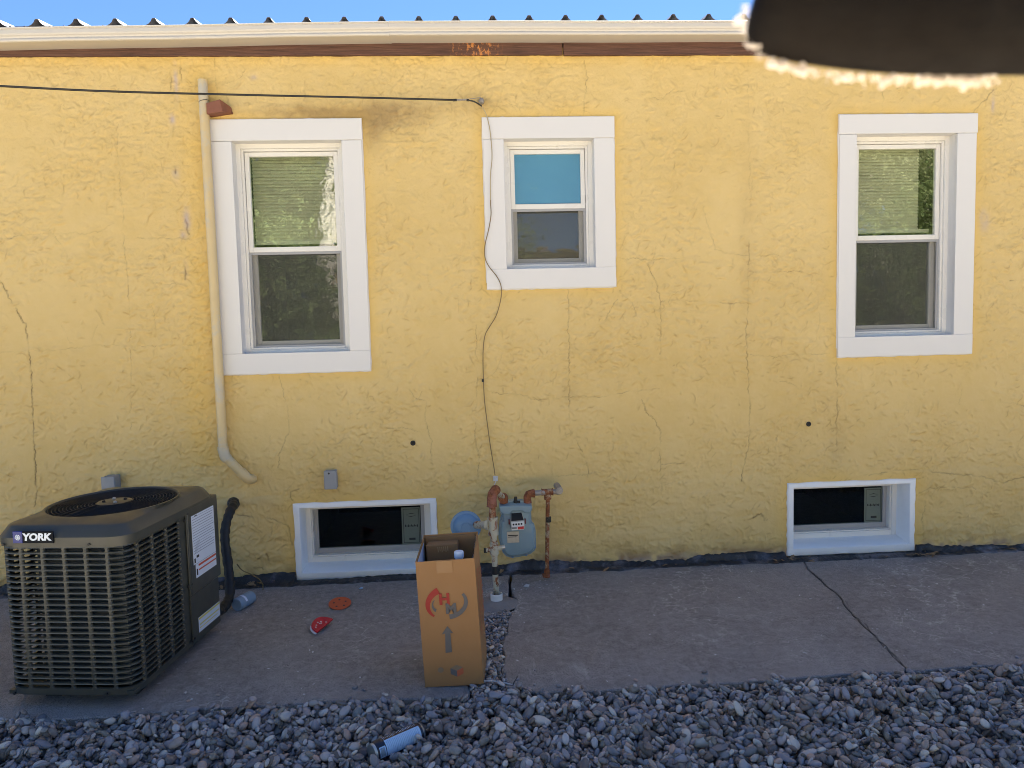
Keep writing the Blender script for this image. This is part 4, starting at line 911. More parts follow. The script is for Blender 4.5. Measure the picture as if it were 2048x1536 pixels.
def louver(nm, cells, smooth=40):
    b = MB()
    for (s0, s1) in cells:
        for r_ in range(ROWS):
            z0 = ZBt+r_*PH; z1 = z0+PH; gx_ = .0075; gz_ = .0052; h0, h1, k0, k1 = s0+gx_, s1-gx_, z0+gz_, z1-gz_
            rad = min((k1-k0)/2*.95, .006); ns = 6 if (s1-s0) > .12 else 3
            top = [(h0+rad+(h1-h0-2*rad)*i/ns, k1) for i in range(ns+1)]; bot = [(h1-rad-(h1-h0-2*rad)*i/ns, k0) for i in range(ns+1)]
            zc_ = (k0+k1)/2; inner = bot[::-1]+[(h1-rad*.3, k0+rad*.3), (h1, zc_), (h1-rad*.3, k1-rad*.3)]+top[::-1]+[(h0+rad*.3, k1-rad*.3), (h0, zc_), (h0+rad*.3, k0+rad*.3)]
            outer = [(s0 if i == 0 else (s1 if i == ns else p[0]), z0) for i, p in enumerate(bot[::-1])]+[(s1, z0+.004), (s1, zc_), (s1, z1-.004)]+[(s1 if i == 0 else (s0 if i == ns else p[0]), z1) for i, p in enumerate(top[::-1])]+[(s0, z1-.004), (s0, zc_), (s0, z0+.004)]
            def q(s, z, off): x, y = pmap(s, off); return (x, y, z)
            mid = [((a[0]*.35+c[0]*.65), (a[1]*.35+c[1]*.65)) for a, c in zip(outer, inner)]
            b.loops([[q(s, z, 0) for s, z in outer], [q(s, z, .001) for s, z in mid], [q(s, z, -.003) for s, z in inner], [q(s, z, -.011) for s, z in inner]])
    return b.build(nm, m_cond, ac, smooth=smooth)
T0 = -RC*.0
fc = Lf/4.0
# front: first column left (part of the corner), 5 columns, then curved corner column
Ltot = 2*(Lf+Ls)+4*Lc; c0 = -.065; step = (Lf-c0)/5
louver('louver_panel', [(c0+i*step, c0+(i+1)*step) for i in range(5)]+[(Lf, Lf+Lc)])
s1_ = Lf+Lc; stp = .116; louver('louver_panel', [(s1_+i*stp, s1_+(i+1)*stp) for i in range(3)])
send = s1_+3*stp
sL0 = Lf*2+Ls+Lc*3; louver('louver_panel', [(sL0+i*(Ls/5), sL0+(i+1)*(Ls/5)) for i in range(5)])
sB0 = Lf+Ls+2*Lc; louver('louver_panel', [(sB0+i*(Lf/4), sB0+(i+1)*(Lf/4)) for i in range(4)])
# sheet strips: bottom rail, top rail, corner posts
def strip(nm, s0, s1, z0, z1, off0=0, th=.004, n=10, mt=m_cond):
    b = MB(); L = []
    for i in range(n+1):
        s = s0+(s1-s0)*i/n; x, y = pmap(s, off0); x2, y2 = pmap(s, off0-th); L.append([(x, y, z0), (x, y, z1), (x2, y2, z1), (x2, y2, z0)])
    b.loops(L, True, True); return b.build(nm, mt, ac, smooth=30)
strip('bottom_rail', 0, Ltot-.0001, -.002, ZBt+.0005, .001, .006, 60); strip('top_rail', 0, Ltot-.0001, ZT-.0005, .652, .001, .006, 60)
strip('corner_post', send, send+.055, ZBt, ZT, .0, .006, 3); strip('corner_post', c0-.065, c0, ZBt, ZT, 0, .006, 6); strip('corner_post', sL0-.05, sL0, ZBt, ZT, 0, .006, 6)
# control panel at the rear right
yc0 = RC+3*stp+.052
b = MB(); b.box((AW-.03, yc0+.004, .245), (AW+.012, AD+.004, .672)); b.build('control_panel', m_cond, ac, bevel=.006, seg=3)
b = MB(); b.box((AW-.03, yc0, .0), (AW+.004, AD-.012, .243)); b.build('service_panel', m_cond, ac, bevel=.004)
b = MB(); b.box((AW+.003, yc0-.006, .012), (AW+.010, yc0+.002, .645)); b.build('panel_seam', m_cond, ac, bevel=.002)
for (y, z) in ((yc0-.022, .62), (yc0-.018, .30), (yc0+.012, .30), (yc0-.018, .03), (yc0+.014, .03), (yc0+.01, .645)):
    b = MB(); b.lathe([(.006, 0), (.006, .006), (.003, .008)], 8, (AW+.005, y, z), 'x'); b.build('screw', m_blk, ac)
for (x, z) in ((.05, .648), (AW-.15, .648), (.05, .008), (AW-.12, .008)):
    b = MB(); b.lathe([(.006, 0), (.006, .006)], 8, (x, -.008, z), 'y'); b.build('screw', m_blk, ac)
# stickers
xS = AW+.0125; ya, yb = yc0+.035, AD-.045
b = MB(); b.box((xS, ya, .385), (xS+.0012, yb, .625)); b.build('rating_label', m_lw, ac, smooth=0)
b = MB(); b.box((xS, ya+.018, .315), (xS+.0012, yb, .383)); b.build('warning_label', m_lw, ac, smooth=0)
b = MB(); x0, x1 = xS+.0012, xS+.0017
for i in range(15): 
    z = .615-i*.0128; e = yb-.006-(.02 if i % 4 == 3 else 0)-(i % 3)*.006; b.box((x0, ya+.006, z), (x1, e, z+(.0035 if i % 5 else .0022)))
for i in range(5): b.box((x0, ya+.02+i*.012, .44), (x1, ya+.022+i*.012, .495))
b.build('label_print', m_lgrey, ac, smooth=0)
b = MB(); b.box((x0, ya+.03, 0.412), (x1, ya+.055, 0.424)); b.box((x0, ya+.006, 0.392), (x1, ya+.020, 0.414)); b.box((x0, ya+.03, 0.616), (x1, ya+.055, 0.621)); b.box((x0, ya+.024, 0.328), (x1, ya+.036, 0.358)); b.build('label_print_black', m_ink, ac, smooth=0)
b = MB(); b.box((x0, ya+.045, 0.367), (x1, yb-.003, 0.377)); b.box((x0, ya+.045, 0.345), (x1, yb-.003, 0.352)); b.build('label_print_red', M('red_stripe', (.5, .07, .03), .5), ac, smooth=0)
xV = AW+.0045; b = MB(); b.box((xV, yc0+.065, .038), (xV+.0012, AD-.02, .112)); b.build('caution_label', m_lw, ac, smooth=0)
b = MB(); b.box((xV+.0012, yc0+.068, .100), (xV+.0017, AD-.022, .109)); b.box((xV+.0012, yc0+.072, .072), (xV+.0017, AD-.03, .078)); b.box((xV+.0012, yc0+.072, .056), (xV+.0017, AD-.05, .060)); b.build('caution_print', m_yel, ac, smooth=0)
# coil shell and base
b = MB(); ci0 = (.165, .030); ci1 = (AW-.032, AD-.10); b.box((ci0[0], ci0[1], .03), (ci1[0], ci1[1], .63)); me = b.mesh('coil', m_coil, 0)
bm = bmesh.new(); bm.from_mesh(me); bmesh.ops.delete(bm, geom=[f for f in bm.faces if f.normal.z > .9], context='FACES_ONLY'); bm.to_mesh(me); bm.free(); link('coil', me, ac)
b = MB()
for i in range(37): z = .04+i*.016; b.tube([(ci0[0]-.01, ci0[1]-.008, z), (ci1[0]+.006, ci0[1]-.008, z+.004*(i % 2)), (ci1[0]+.008, ci1[1], z)], .0022, 5)
b.build('coil_tube', M('coil_tube', (.07, .075, .075), .4, metal=.5), ac)
b = MB(); b.box((.01, .01, -.004), (AW-.01, AD-.01, .012)); b.build('base_pan', m_cond, ac)
for x, y in ((.10, .10), (AW-.14, .12), (.10, AD-.1), (AW-.14, AD-.1)):
    b = MB(); b.box((x, y, zs(-1.3)-.004), (x+.075, y+.075, -.004)); b.build('foot', m_blk, ac, bevel=.004)
# cap
def rrect(off, z, rc=RC, N=144):
    o = []; hx_, hy_ = AW/2+off, AD/2+off; r_ = rc+off
    for k in range(N):
        t = 2*math.pi*k/N; dx, dy = math.cos(t), math.sin(t)*1.14; L = 1e9; lo, hi = 0, 2
        for _ in range(30):
            m_ = (lo+hi)/2; px__, py__ = abs(dx*m_), abs(dy*m_); qx, qy = px__-(hx_-r_), py__-(hy_-r_)
            sd_ = math.hypot(max(qx, 0), max(qy, 0))+min(max(qx, qy), 0)-r_
            if sd_ < 0: lo = m_
            else: hi = m_
        o.append((AW/2+dx*lo, AD/2+dy*lo, z))
    return o
CX, CY, CR_ = AW/2, AD/2, .262
def circ(r, z, N=144): return [(CX+r*math.cos(2*math.pi*k/N), CY+r*1.14*math.sin(2*math.pi*k/N), z) for k in range(N)]
def lerp(A, B, t, z): return [(a[0]*(1-t)+b_[0]*t, a[1]*(1-t)+b_[1]*t, z) for a, b_ in zip(A, B)]
base = rrect(.010, 0); rim = circ(CR_, 0)
b = MB(); b.loops([rrect(.004, .643), rrect(.010, .643), rrect(.011, .676), rrect(.008, .680), rrect(.004, .684), rrect(-.020, .716), rrect(-.030, .722), lerp(rrect(-.034, 0), circ(CR_+.012, 0), .75, .731), circ(CR_+.010, .736), circ(CR_+.003, .736), circ(CR_-.002, .730), circ(CR_-.004, .70), circ(CR_-.010, .66)])
b.build('top_cover', m_cond, ac, smooth=38)
b = MB(); b.loops([circ(CR_-.012, .67), circ(CR_-.012, .34)]); b.add([(CX-.2, CY-.3, .33), (CX+.25, CY-.3, .33), (CX+.25, CY+.3, .33), (CX-.2, CY+.3, .33)], [(0, 1, 2, 3)]); b.build('fan_shroud', m_dark, ac)
b = MB()
for k in range(1, 15):
    r_ = .062+.0138*k
    if r_ > CR_-.002: break
    b.tube([(CX+r_*math.cos(t), CY+r_*1.14*math.sin(t), .734-.006*(r_/CR_)) for t in [i*2*math.pi/56 for i in range(57)]], .0017, 5, False)
for k in range(10):
    t = k*math.pi/5+.15; b.tube([(CX+.055*math.cos(t), CY+.055*1.14*math.sin(t), .726), (CX+CR_*math.cos(t), CY+CR_*1.14*math.sin(t), .724)], .0024, 5)
b.build('fan_guard', m_blk, ac, smooth=60)
b = MB(); b.lathe([(.076, .722), (.078, .730), (.072, .734), (.01, .736)], 28, (CX, CY, 0)); b.build('motor_cover', m_cond, ac)
for k in range(4): t = k*math.pi/2+.6; b = MB(); b.lathe([(.008, .734), (.008, .740), (.004, .743)], 8, (CX+.045*math.cos(t), CY+.045*math.sin(t), 0)); b.build('bolt', m_chrome if k % 2 else m_blk, ac)
for k in range(3):
    t = k*2*math.pi/3+.5; b = MB(); b.add([(CX+.05*math.cos(t-.2), CY+.05*math.sin(t-.2), .66), (CX+.22*math.cos(t-.35), CY+.22*math.sin(t-.35), .66), (CX+.22*math.cos(t+.5), CY+.22*math.sin(t+.5), .60), (CX+.05*math.cos(t+.5), CY+.05*math.sin(t+.5), .62)], [(0, 1, 2, 3)]); b.build('fan_blade', m_dark, ac, smooth=0)
# badge
bm_ = empty('badge', (.098, -.0105, .655), parent=ac)
b = MB(); b.box((.042, -.006, 0), (.176, .0, .050)); bd = b.build('badge_plate', m_badgeblk, bm_, bevel=.002)
b = MB(); b.box((0, -.006, 0), (.0415, .0, .050)); b.build('badge_blue_field', m_badgeblue, bm_, bevel=.002)
RX90 = Matrix.Rotation(R(90), 4, 'X')
text_mesh('YORK', .040, 'badge_lettering', m_badgewht, bm_, Matrix.Translation((.104, -.0066, .025)) @ RX90, bold=.0019, shear=.12, sx=1.12)
b = MB(); sx_, sz_ = .022, .025
for k in range(4):
    t = k*math.pi/4+.2; dx, dz = math.cos(t)*.0125, math.sin(t)*.0125; b.tube([(sx_-dx, -.0064, sz_-dz), (sx_+dx, -.0064, sz_+dz)], .0014, 5)
    for s_ in (-1, 1):
        for a_ in (-.7, .7): b.tube([(sx_+s_*dx*.55, -.0064, sz_+s_*dz*.55), (sx_+s_*dx*.55+math.cos(t+a_)*.005*s_, -.0064, sz_+s_*dz*.55+math.sin(t+a_)*.005*s_)], .0010, 5)
b.build('badge_snowflake', m_badgewht, bm_)

# line set (insulated refrigerant hose)
hp = [W(468, 1006, -.0), W(466, 1012, -.10), W(459, 1026, -.17), W(452, 1050, -.22), W(450, 1080, -.26), W(455, 1120, -.30), W(459, 1160, -.36), W(459, 1192, -.42), W(450, 1212, -.50), W(438, 1222, -.58), W(422, 1222, -.66)]
ho = Vector(hp[0]); rf = tag(empty('refrigerant_hose', ho), 'thick black insulated hose from the wall down to the air conditioner', 'hose')
b = MB(); pts = bez([p-ho for p in hp], 6); b.tube(pts, [.026+.0022*math.sin(i*1.9)+.0012*math.sin(i*.7) for i in range(len(pts))], 16); b.build('insulation', m_blk, rf, smooth=60)
b = MB(); q = [mn.noise(Vector((i*.9, 2, 0))) for i in range(20)]
b.loops([[(.038*(1+.35*q[i])*math.cos(i*2*math.pi/20)*s, -y, .040*(1+.35*q[(i+5) % 20])*math.sin(i*2*math.pi/20)*s) for i in range(20)] for s, y in ((1.0, .002), (.95, .02), (.6, .045), (.1, .055))], True, True); b.build('sealant', m_tar, rf, smooth=60)
b = MB(); pts = bez([W(474, 1128, -.27)-ho, W(484, 1140, -.24)-ho, W(505, 1150, -.20)-ho, W(520, 1160, -.16)-ho, W(526, 1173, -.14)-ho, W(524, 1188, -.16)-ho, W(515, 1200, -.20)-ho], 6); b.tube(pts, .0035, 8); b.build('control_wire', m_wire, rf)
b = MB(); pts = bez([W(430, 1135, -.4)-ho, W(420, 1150, -.5)-ho, W(423, 1180, -.55)-ho, W(418, 1215, -.6)-ho], 6); b.tube(pts, .004, 8); b.build('conduit', m_blk, rf)
c_ = G(432, 1232, 0)
b = MB(); b.box((c_.x-.01, c_.y-.005, zs(c_.y)+.012), (c_.x+.012, c_.y+.015, zs(c_.y)+.045)); o = b.build('service_valve', M('brass', (.25, .17, .06), .4, metal=.7), None, bevel=.004); tag(o, 'small brass service valve on the ground between the air conditioner and the hose', 'valve')
b = MB(); b.box((c_.x-.004, c_.y-.012, zs(c_.y)+.05), (c_.x+.012, c_.y, zs(c_.y)+.062)); o = b.build('valve_tag', m_paperwht, o)
# short plastic cylinder
p0 = Vector(G(472, 1214, .0)); p1 = Vector(G(500, 1199, .0)); r_ = .036
p0 = G(473, 1210, zs(-.5)+r_); p1 = G(500, 1195, zs(-.4)+r_); p1 = p0+(p1-p0).normalized()*.125; 
cy = tag(empty('plastic_cylinder', p0), 'short blue-grey plastic cylinder lying on the walk near the black hose', 'cylinder'); dv = p1-p0
b = MB(); b.tube([dv*t for t in (0, .03, .35, .36, .62, .63, .97, 1)], [r_*.92, r_, r_, r_*1.03, r_*1.03, r_, r_, r_*.93], 24); b.build('body', m_cyl, cy, smooth=40)
b = MB(); b.tube([dv*t for t in (.30, .42)], r_*1.035, 24, False)
lab = b.mesh('label', m_bag); bm = bmesh.new(); bm.from_mesh(lab); bmesh.ops.delete(bm, geom=[v for v in bm.verts if not (v.co.z > r_*.2 and (v.co.y-dv.y*.36) < r_*.5)], context='VERTS'); bm.to_mesh(lab); bm.free(); link('label', lab, cy)

# ================================================================== CARDBOARD BOX
BW, BD, BH = .256, .29, .553
bx = tag(empty('cardboard_box', (-.222, -1.425, zs(-1.42)), R(-4.5)), 'tall open cardboard box with red and grey print standing on the walk', 'cardboard box')
bx.rotation_euler = (R(-2.2), R(-2.8), R(-4.5))
t = .005; ins = .012
def wallp(nm, a, c, hgt, mt=m_card, bulge=.004, out=(0, -1), h1=None):
    b = MB(); n = 8; m_ = 8; L = []
    vs = []; fs = []
    for side in (0, 1):
        for i in range(n+1):
            for j in range(m_+1):
                u, v = i/n, j/m_; bu = bulge*math.sin(math.pi*u)*math.sin(math.pi*v)+.0015*mn.noise(Vector((u*4, v*5, side*0+a[0]*9))); off = bu-side*t
                z = v*(hgt+((h1 or hgt)-hgt)*u+(.003*mn.noise(Vector((u*6, 9, a[1]*7)))))
                vs.append((a[0]+(c[0]-a[0])*u+out[0]*off, a[1]+(c[1]-a[1])*u+out[1]*off, z))
    N = (n+1)*(m_+1); id_ = lambda s, i, j: s*N+i*(m_+1)+j
    for i in range(n):
        for j in range(m_): fs += [(id_(0, i, j), id_(0, i+1, j), id_(0, i+1, j+1), id_(0, i, j+1)), (id_(1, i, j), id_(1, i, j+1), id_(1, i+1, j+1), id_(1, i+1, j))]
    for i in range(n): fs += [(id_(0, i, m_), id_(0, i+1, m_), id_(1, i+1, m_), id_(1, i, m_)), (id_(0, i, 0), id_(1, i, 0), id_(1, i+1, 0), id_(0, i+1, 0))]
    for j in range(m_): fs += [(id_(0, 0, j), id_(0, 0, j+1), id_(1, 0, j+1), id_(1, 0, j)), (id_(0, n, j), id_(1, n, j), id_(1, n, j+1), id_(0, n, j+1))]
    b.add(vs, fs); return b.build(nm, mt, bx, smooth=40)
fp = wallp('front_panel', (0, 0), (BW, 0), BH, out=(0, -1)); rp = wallp('side_panel', (BW, 0.0015), (BW, BD), BH+.002, out=(1, 0), h1=BH+.046); wallp('side_panel', (0, BD), (0, .0015), BH+.046, out=(-1, 0), h1=BH+.002); wallp('rear_panel', (BW, BD), (0, BD), BH+.048, out=(0, 1), mt=m_card)
b = MB(); b.box((.006, .006, .0), (BW-.006, BD-.006, .006)); b.build('bottom_panel', m_card, bx)
b = MB(); b.add([(.006, .02, BH-.2), (.006, BD-.05, BH-.2), (.006, BD-.05, BH+.026), (.006, .02, BH-.006)], [(0, 1, 2, 3)]); b.build('white_lining', m_bag, bx)
# print on the front
def py_(u, z): return -(.004*math.sin(math.pi*u/BW)*math.sin(math.pi*z/BH))-.0025
def pr(nm, polys, mt):
    b = MB()
    for poly in polys:
        n = len(poly); vs = [(x, py_(x, z), z) for x, z in poly]; b.add(vs, [tuple(range(n))] if n > 4 else [tuple(range(n))])
    o = b.build(nm, mt, bx, smooth=0); return o
def arc(cx_, cz_, rx, rz_, a0, a1, w0, w1, rot=0, n=24):
    P = []
    for i in range(n):
        s, e = i/n, (i+1)/n; q = []
        for k, tt in ((1, s), (1, e), (0, e), (0, s)):
            a = R(a0+(a1-a0)*tt); wd = w0+(w1-w0)*tt; rr = 1 if k else 1-wd; x, z = rx*math.cos(a)*rr, rz_*math.sin(a)*rr; ca, sa = math.cos(rot), math.sin(rot); q.append((cx_+x*ca-z*sa, cz_+x*sa+z*ca))
        P.append(q)
    return P
def FP(px, py):      # photo pixel -> box front coordinates (measured off the picture)
    # four corners of the front panel in the photograph
    c = [(829, 1119), (946, 1113), (966, 1360), (855, 1361)]
    u, v = .5, .5
    for _ in range(12):
        x = (1-v)*((1-u)*c[0][0]+u*c[1][0])+v*((1-u)*c[3][0]+u*c[2][0]); y = (1-v)*((1-u)*c[0][1]+u*c[1][1])+v*((1-u)*c[3][1]+u*c[2][1])
        u += (px-x)/115; v += (py-y)/245
    return u*BW, (1-v)*BH
lx, lz = FP(893, 1198); 
pr('logo_red', arc(lx-.008, lz+.006, .088, .070, 92, 212, .42, .10, R(24)), m_red)
pr('logo_grey', arc(lx+.006, lz-.004, .086, .068, -95, 28, .32, .14, R(8)), m_grey)
pr('logo_grey', arc(lx-.040, lz-.010, .026, .030, 120, 245, .10, .5, R(0)), m_grey)
hx, hz = FP(890, 1194); mx, mz = FP(899, 1209); s_ = .033
text_mesh('H', .066, 'logo_letter', m_red, bx, Matrix.Translation((hx-.003, py_(hx, hz)-.0009, hz+.006)) @ RX90, bold=.0028, sx=1.02)
text_mesh('M', .060, 'logo_letter', m_grey, bx, Matrix.Translation((mx+.006, py_(mx, mz)-.0009, mz-.002)) @ RX90, bold=.0026, sx=1.05)
a1 = FP(895, 1243); a2 = FP(884, 1259); a3 = FP(907, 1257); a4 = FP(891, 1257); a5 = FP(901, 1256); a6 = FP(892.5, 1295); a7 = FP(905, 1294)
pr('arrow_print', [[a2, a4, a1], [a4, a5, a1], [a5, a3, a1], [a6, a7, a5, a4]], m_grey)
cx_, cz_ = FP(915, 1331); h_ = .033
hexp = [(cx_+h_*math.sin(k*math.pi/3)*.98, cz_+h_*math.cos(k*math.pi/3)*.8) for k in range(6)]
m_faded = M('print_faded', (.21, .15, .095), .75, .1, 30); m_fadedred = M('print_faded_red', (.40, .10, .045), .75, .1, 30)
pr('cube_print', [[hexp[0], hexp[1], (cx_, cz_), hexp[5]]], m_faded); pr('cube_print', [[hexp[5], (cx_, cz_), hexp[3], hexp[4]]], m_grey); pr('cube_print', [[(cx_, cz_), hexp[1], hexp[2], hexp[3]]], m_fadedred)
ex, ez = FP(884, 1328); pr('round_print', [[(ex+.013*math.cos(k*math.pi/8), ez+.012*math.sin(k*math.pi/8)) for k in range(16)]], m_faded)
# red lettering running up the side panel (illegible blocks in the photograph)
b = MB(); r = random.Random(8); y_ = .03
for col, mt_ in ((0, 0), (1, 0), (2, 0)):
    z = .20+.02*col
    while z < .50-.02*col:
        h = r.uniform(.010, .022); xx = BW+.0045+.004*math.sin(math.pi*(y_+col*.085)/BD)*math.sin(math.pi*z/BH); ww = .045
        b.add([(xx, y_+col*.085, z), (xx, y_+col*.085+ww, z+.006), (xx, y_+col*.085+ww, z+h*.45+.006), (xx, y_+col*.085, z+h*.45)], [(0, 1, 2, 3)]); b.add([(xx, y_+col*.085, z), (xx, y_+col*.085+.009, z), (xx, y_+col*.085+.009, z+h), (xx, y_+col*.085, z+h)], [(0, 1, 2, 3)])
        z += h+.006
b.build('side_print', M('print_side', (.38, .08, .04), .7), bx, smooth=0)
b = MB(); b.box((BW*.35, -.0032, BH-.055), (BW*.62, -.0022, BH-.002)); b.build('tape', M('clear_tape', (.315, .168, .066), .5), bx)
# contents : brown paper bag / inner carton, cap, foil
b = MB(); b.box((.022, .19, .25), (.165, .268, BH+.022)); o = tag(b.build('inner_carton', m_cardin, bevel=.004), 'folded brown carton standing inside the open cardboard box', 'carton'); o.matrix_world = Matrix.Translation(bx.location) @ bx.rotation_euler.to_matrix().to_4x4()
BXM = Matrix.Translation(bx.location) @ bx.rotation_euler.to_matrix().to_4x4()
b = MB(); 
for k in range(6): b.box((.075+k*.009, .1875, BH-.012+.004*(k % 2)), (.078+k*.009, .1902, BH+.012))
b.build('carton_slots', M('slot_tan', (.36, .25, .14), .8), o)
bo = tag(empty('bottle', BXM @ Vector((.158, .10, .05))), 'plastic bottle with pale blue cap inside the open cardboard box', 'bottle')
b = MB(); b.lathe([(.034, .20), (.036, .21), (.036, .43), (.028, .46), (.018, .475), (.017, .495)], 24); b.build('bottle_body', m_bag, bo, smooth=40)
b = MB(); b.lathe([(.0205, .490), (.0215, .494), (.0215, .515), (.019, .519), (.002, .519)], 28); b.build('cap', m_bluecap, bo, smooth=40)
b = MB(); n = 16; r = random.Random(3); L = []
for i in range(n+1):
    s = i/n; y = .03+s*(BD-.05); L.append([(BW-.006-.006*r.random()-.010*k/5, y, BH-.004+.040*s-k*.016+r.uniform(-.006, .006)) for k in range(6)])
vs = [p for l in L for p in l]; b.add(vs, [(i*6+j, i*6+j+1, (i+1)*6+j+1, (i+1)*6+j) for i in range(n) for j in range(5)])
o = tag(b.build('foil_wrap', m_foil, smooth=0), 'crumpled silver foil wrap tucked along the right inner side of the cardboard box', 'foil'); o.matrix_world = BXM
b = MB(); b.box((.008, BD-.018, BH-.10), (BW*.96, BD-.008, BH+.042)); o = tag(b.build('inner_flap', m_cardin, bevel=.002), 'dark inner cardboard flap at the back of the open cardboard box', 'cardboard flap'); o.matrix_world = BXM

# ================================================================== LITTER
def on(px, py, dz=0): 
    p = G(px, py, -.045)
    for _ in range(3): p = G(px, py, zs(p.y)+dz)
    return p
# orange sanding disc with holes
c_ = on(680, 1211, .002); rad = .062
b = MB(); n = 40; hp_ = [(math.cos(t)*.034, math.sin(t)*.034) for t in [k*2*math.pi/5+.4 for k in range(5)]]
b.lathe([(rad, -.001), (rad, .001), (.001, .001)], 40)
o = tag(empty('sanding_disc', c_), 'round orange sanding disc with holes lying on the walk', 'sanding disc'); b.build('disc', m_orange, o); o.rotation_euler = (R(13), 0, R(8)); o.location.z += .013
b = MB()
for x, y in hp_+[(0, 0)][:0]: b.lathe([(.006, .0012), (.006, .0014)], 12, (x, y, 0))
b.build('dust_hole', m_ink, o)
# red folded disc
c_ = on(650, 1257, .003); o = tag(empty('folded_disc', c_, R(66)), 'red paper disc folded in half with a white edge showing, lying on the walk', 'sanding disc'); o.rotation_euler = (R(16), R(-6), R(66)); o.location.z += .008; o.scale = (1.12, 1.12, 1.12)
b = MB(); n = 18; L = []
pts = [(math.cos(t)*.062, math.sin(t)*.062) for t in [math.pi*i/n for i in range(n+1)]]
b.add([(x, y, .010+.016*(1-abs(y)/.062)*0+.004*math.sin(x*50)) for x, y in pts]+[(x, y, .002) for x, y in pts], [tuple(range(n+1)), tuple(range(2*n+1, n, -1))]+[(i, i+1, i+n+2, i+n+1) for i in range(n)]+[(n, 0, n+1, 2*n+1)]); b.build('folded_half', m_redpaper, o, smooth=0)
b = MB(); pts = [(-.062+.0, .0)]+[(math.cos(t)*.067-.006, math.sin(t)*.067*.9+.002) for t in [math.pi*(.62+.38*i/8) for i in range(9)]]; b.add([(x, y, .0005) for x, y in pts]+[(x, y, -.001) for x, y in pts], [tuple(range(len(pts)))]); b.build('white_edge', m_paperwht, o, smooth=0)
b = MB(); r = random.Random(2)
for i in range(7): t_ = r.uniform(.3, 2.8); q = r.uniform(.25, .85)*.06; b.lathe([(.0035, .0145), (.0035, .0150)], 8, (q*math.cos(t_), q*math.sin(t_), 0))
b.build('dust_hole', m_paperwht, o)
# can on the gravel
pa = G(745, 1506, -.052); pb = G(842, 1463, -.052); dv = (pb-pa); Lc_ = dv.length; d1 = dv.normalized(); r_ = .038
can = tag(empty('drink_can', pa), 'dark blue can with pale blue printed label lying on the gravel', 'can')
b = MB(); b.tube([d1*s for s in (.004, .010, .018, Lc_-.018, Lc_-.010)], [r_*.88, r_*.97, r_, r_, r_*.97], 40); b.build('can_body', m_candark, can, smooth=40)
b = MB(); b.tube([d1*s for s in (-.004, -.001, .004, .007)], [r_*.84, r_*.9, r_*.9, r_*.9], 40); b.tube([d1*s for s in (Lc_-.012, Lc_-.006, Lc_-.002, Lc_)], [r_*.98, r_*.9, r_*.86, r_*.8], 40); b.build('can_rim', m_chrome, can, smooth=40)
upv = Vector((0, 0, 1)); side = (CAM-(pa+pb)/2).normalized(); side = (side-d1*side.dot(d1)).normalized(); tq = d1.cross(side)
def canpatch(nm, s0, s1, a0, a1, mt, lift=.0006, parent=can):
    b = MB(); n = 14; L = []
    for s in (s0, s1): L += [d1*s+(side*math.cos(R(a0+(a1-a0)*i/n))+tq*math.sin(R(a0+(a1-a0)*i/n)))*(r_+lift) for i in range(n+1)]
    b.add(L, [(i, i+1, n+2+i, n+1+i) for i in range(n)]); return b.build(nm, mt, parent, smooth=60)
canpatch('label_panel', Lc_*.19, Lc_*.90, -38, 52, m_canlabel)
sg = -1
canpatch('barcode_panel', Lc_*.055, Lc_*.175, -42, 12, m_bag) if False else canpatch('barcode_panel', Lc_*.055, Lc_*.175, -10, 50, m_canlabel)
b = MB()
def stripe(b, s0, s1, a0, a1, lift=.001):
    n = 6; L = []
    for s in (s0, s1): L += [d1*s+(side*math.cos(R(a0+(a1-a0)*i/n))+tq*math.sin(R(a0+(a1-a0)*i/n)))*(r_+lift) for i in range(n+1)]
    b.add(L, [(i, i+1, n+2+i, n+1+i) for i in range(n)])
for i in range(12): s = Lc_*(.07+i*.0075); stripe(b, s, s+Lc_*(.0028 if i % 3 else .0045), -4, 44)
b.build('barcode', m_ink, can, smooth=0)
b = MB(); r = random.Random(5)
for i in range(20): s = Lc_*(.22+i*.033); stripe(b, s, s+.0009, -34+r.uniform(0, 4), 48-r.uniform(0, 40) if i not in (6, 15) else 48)
b.build('small_print', M('can_print', (.10, .22, .42), .5), can, smooth=0)
b = MB()
for i in range(22): s = Lc_*(.20+i*.031); stripe(b, s, s+r.uniform(.0008, .0025), -62-r.uniform(0, 12), -50+r.uniform(0, 5))
b.build('can_lettering', m_bag, can, smooth=0)
# twig and straw
def twig(nm, pts, rad, mt, lab, cat='twig'):
    b = MB(); P = bez(pts, 5); o_ = Vector(P[0]); b.tube([p-o_ for p in P], [rad*(1-.5*i/len(P)) for i in range(len(P))], 6); o = b.build(nm, mt); o.location = o_; tag(o, lab, cat)
twig('pale_stick', [on(938, 1365, .006), on(985, 1362, .012), on(1030, 1370, .008)], .004, m_chip, 'pale flat stick lying at the foot of the cardboard box')
twig('black_twig', [on(1024, 1378, .0), on(1028, 1365, .02), on(1036, 1352, .035)], .0025, m_blk, 'short black twig sticking up from the gravel right of the cardboard box')
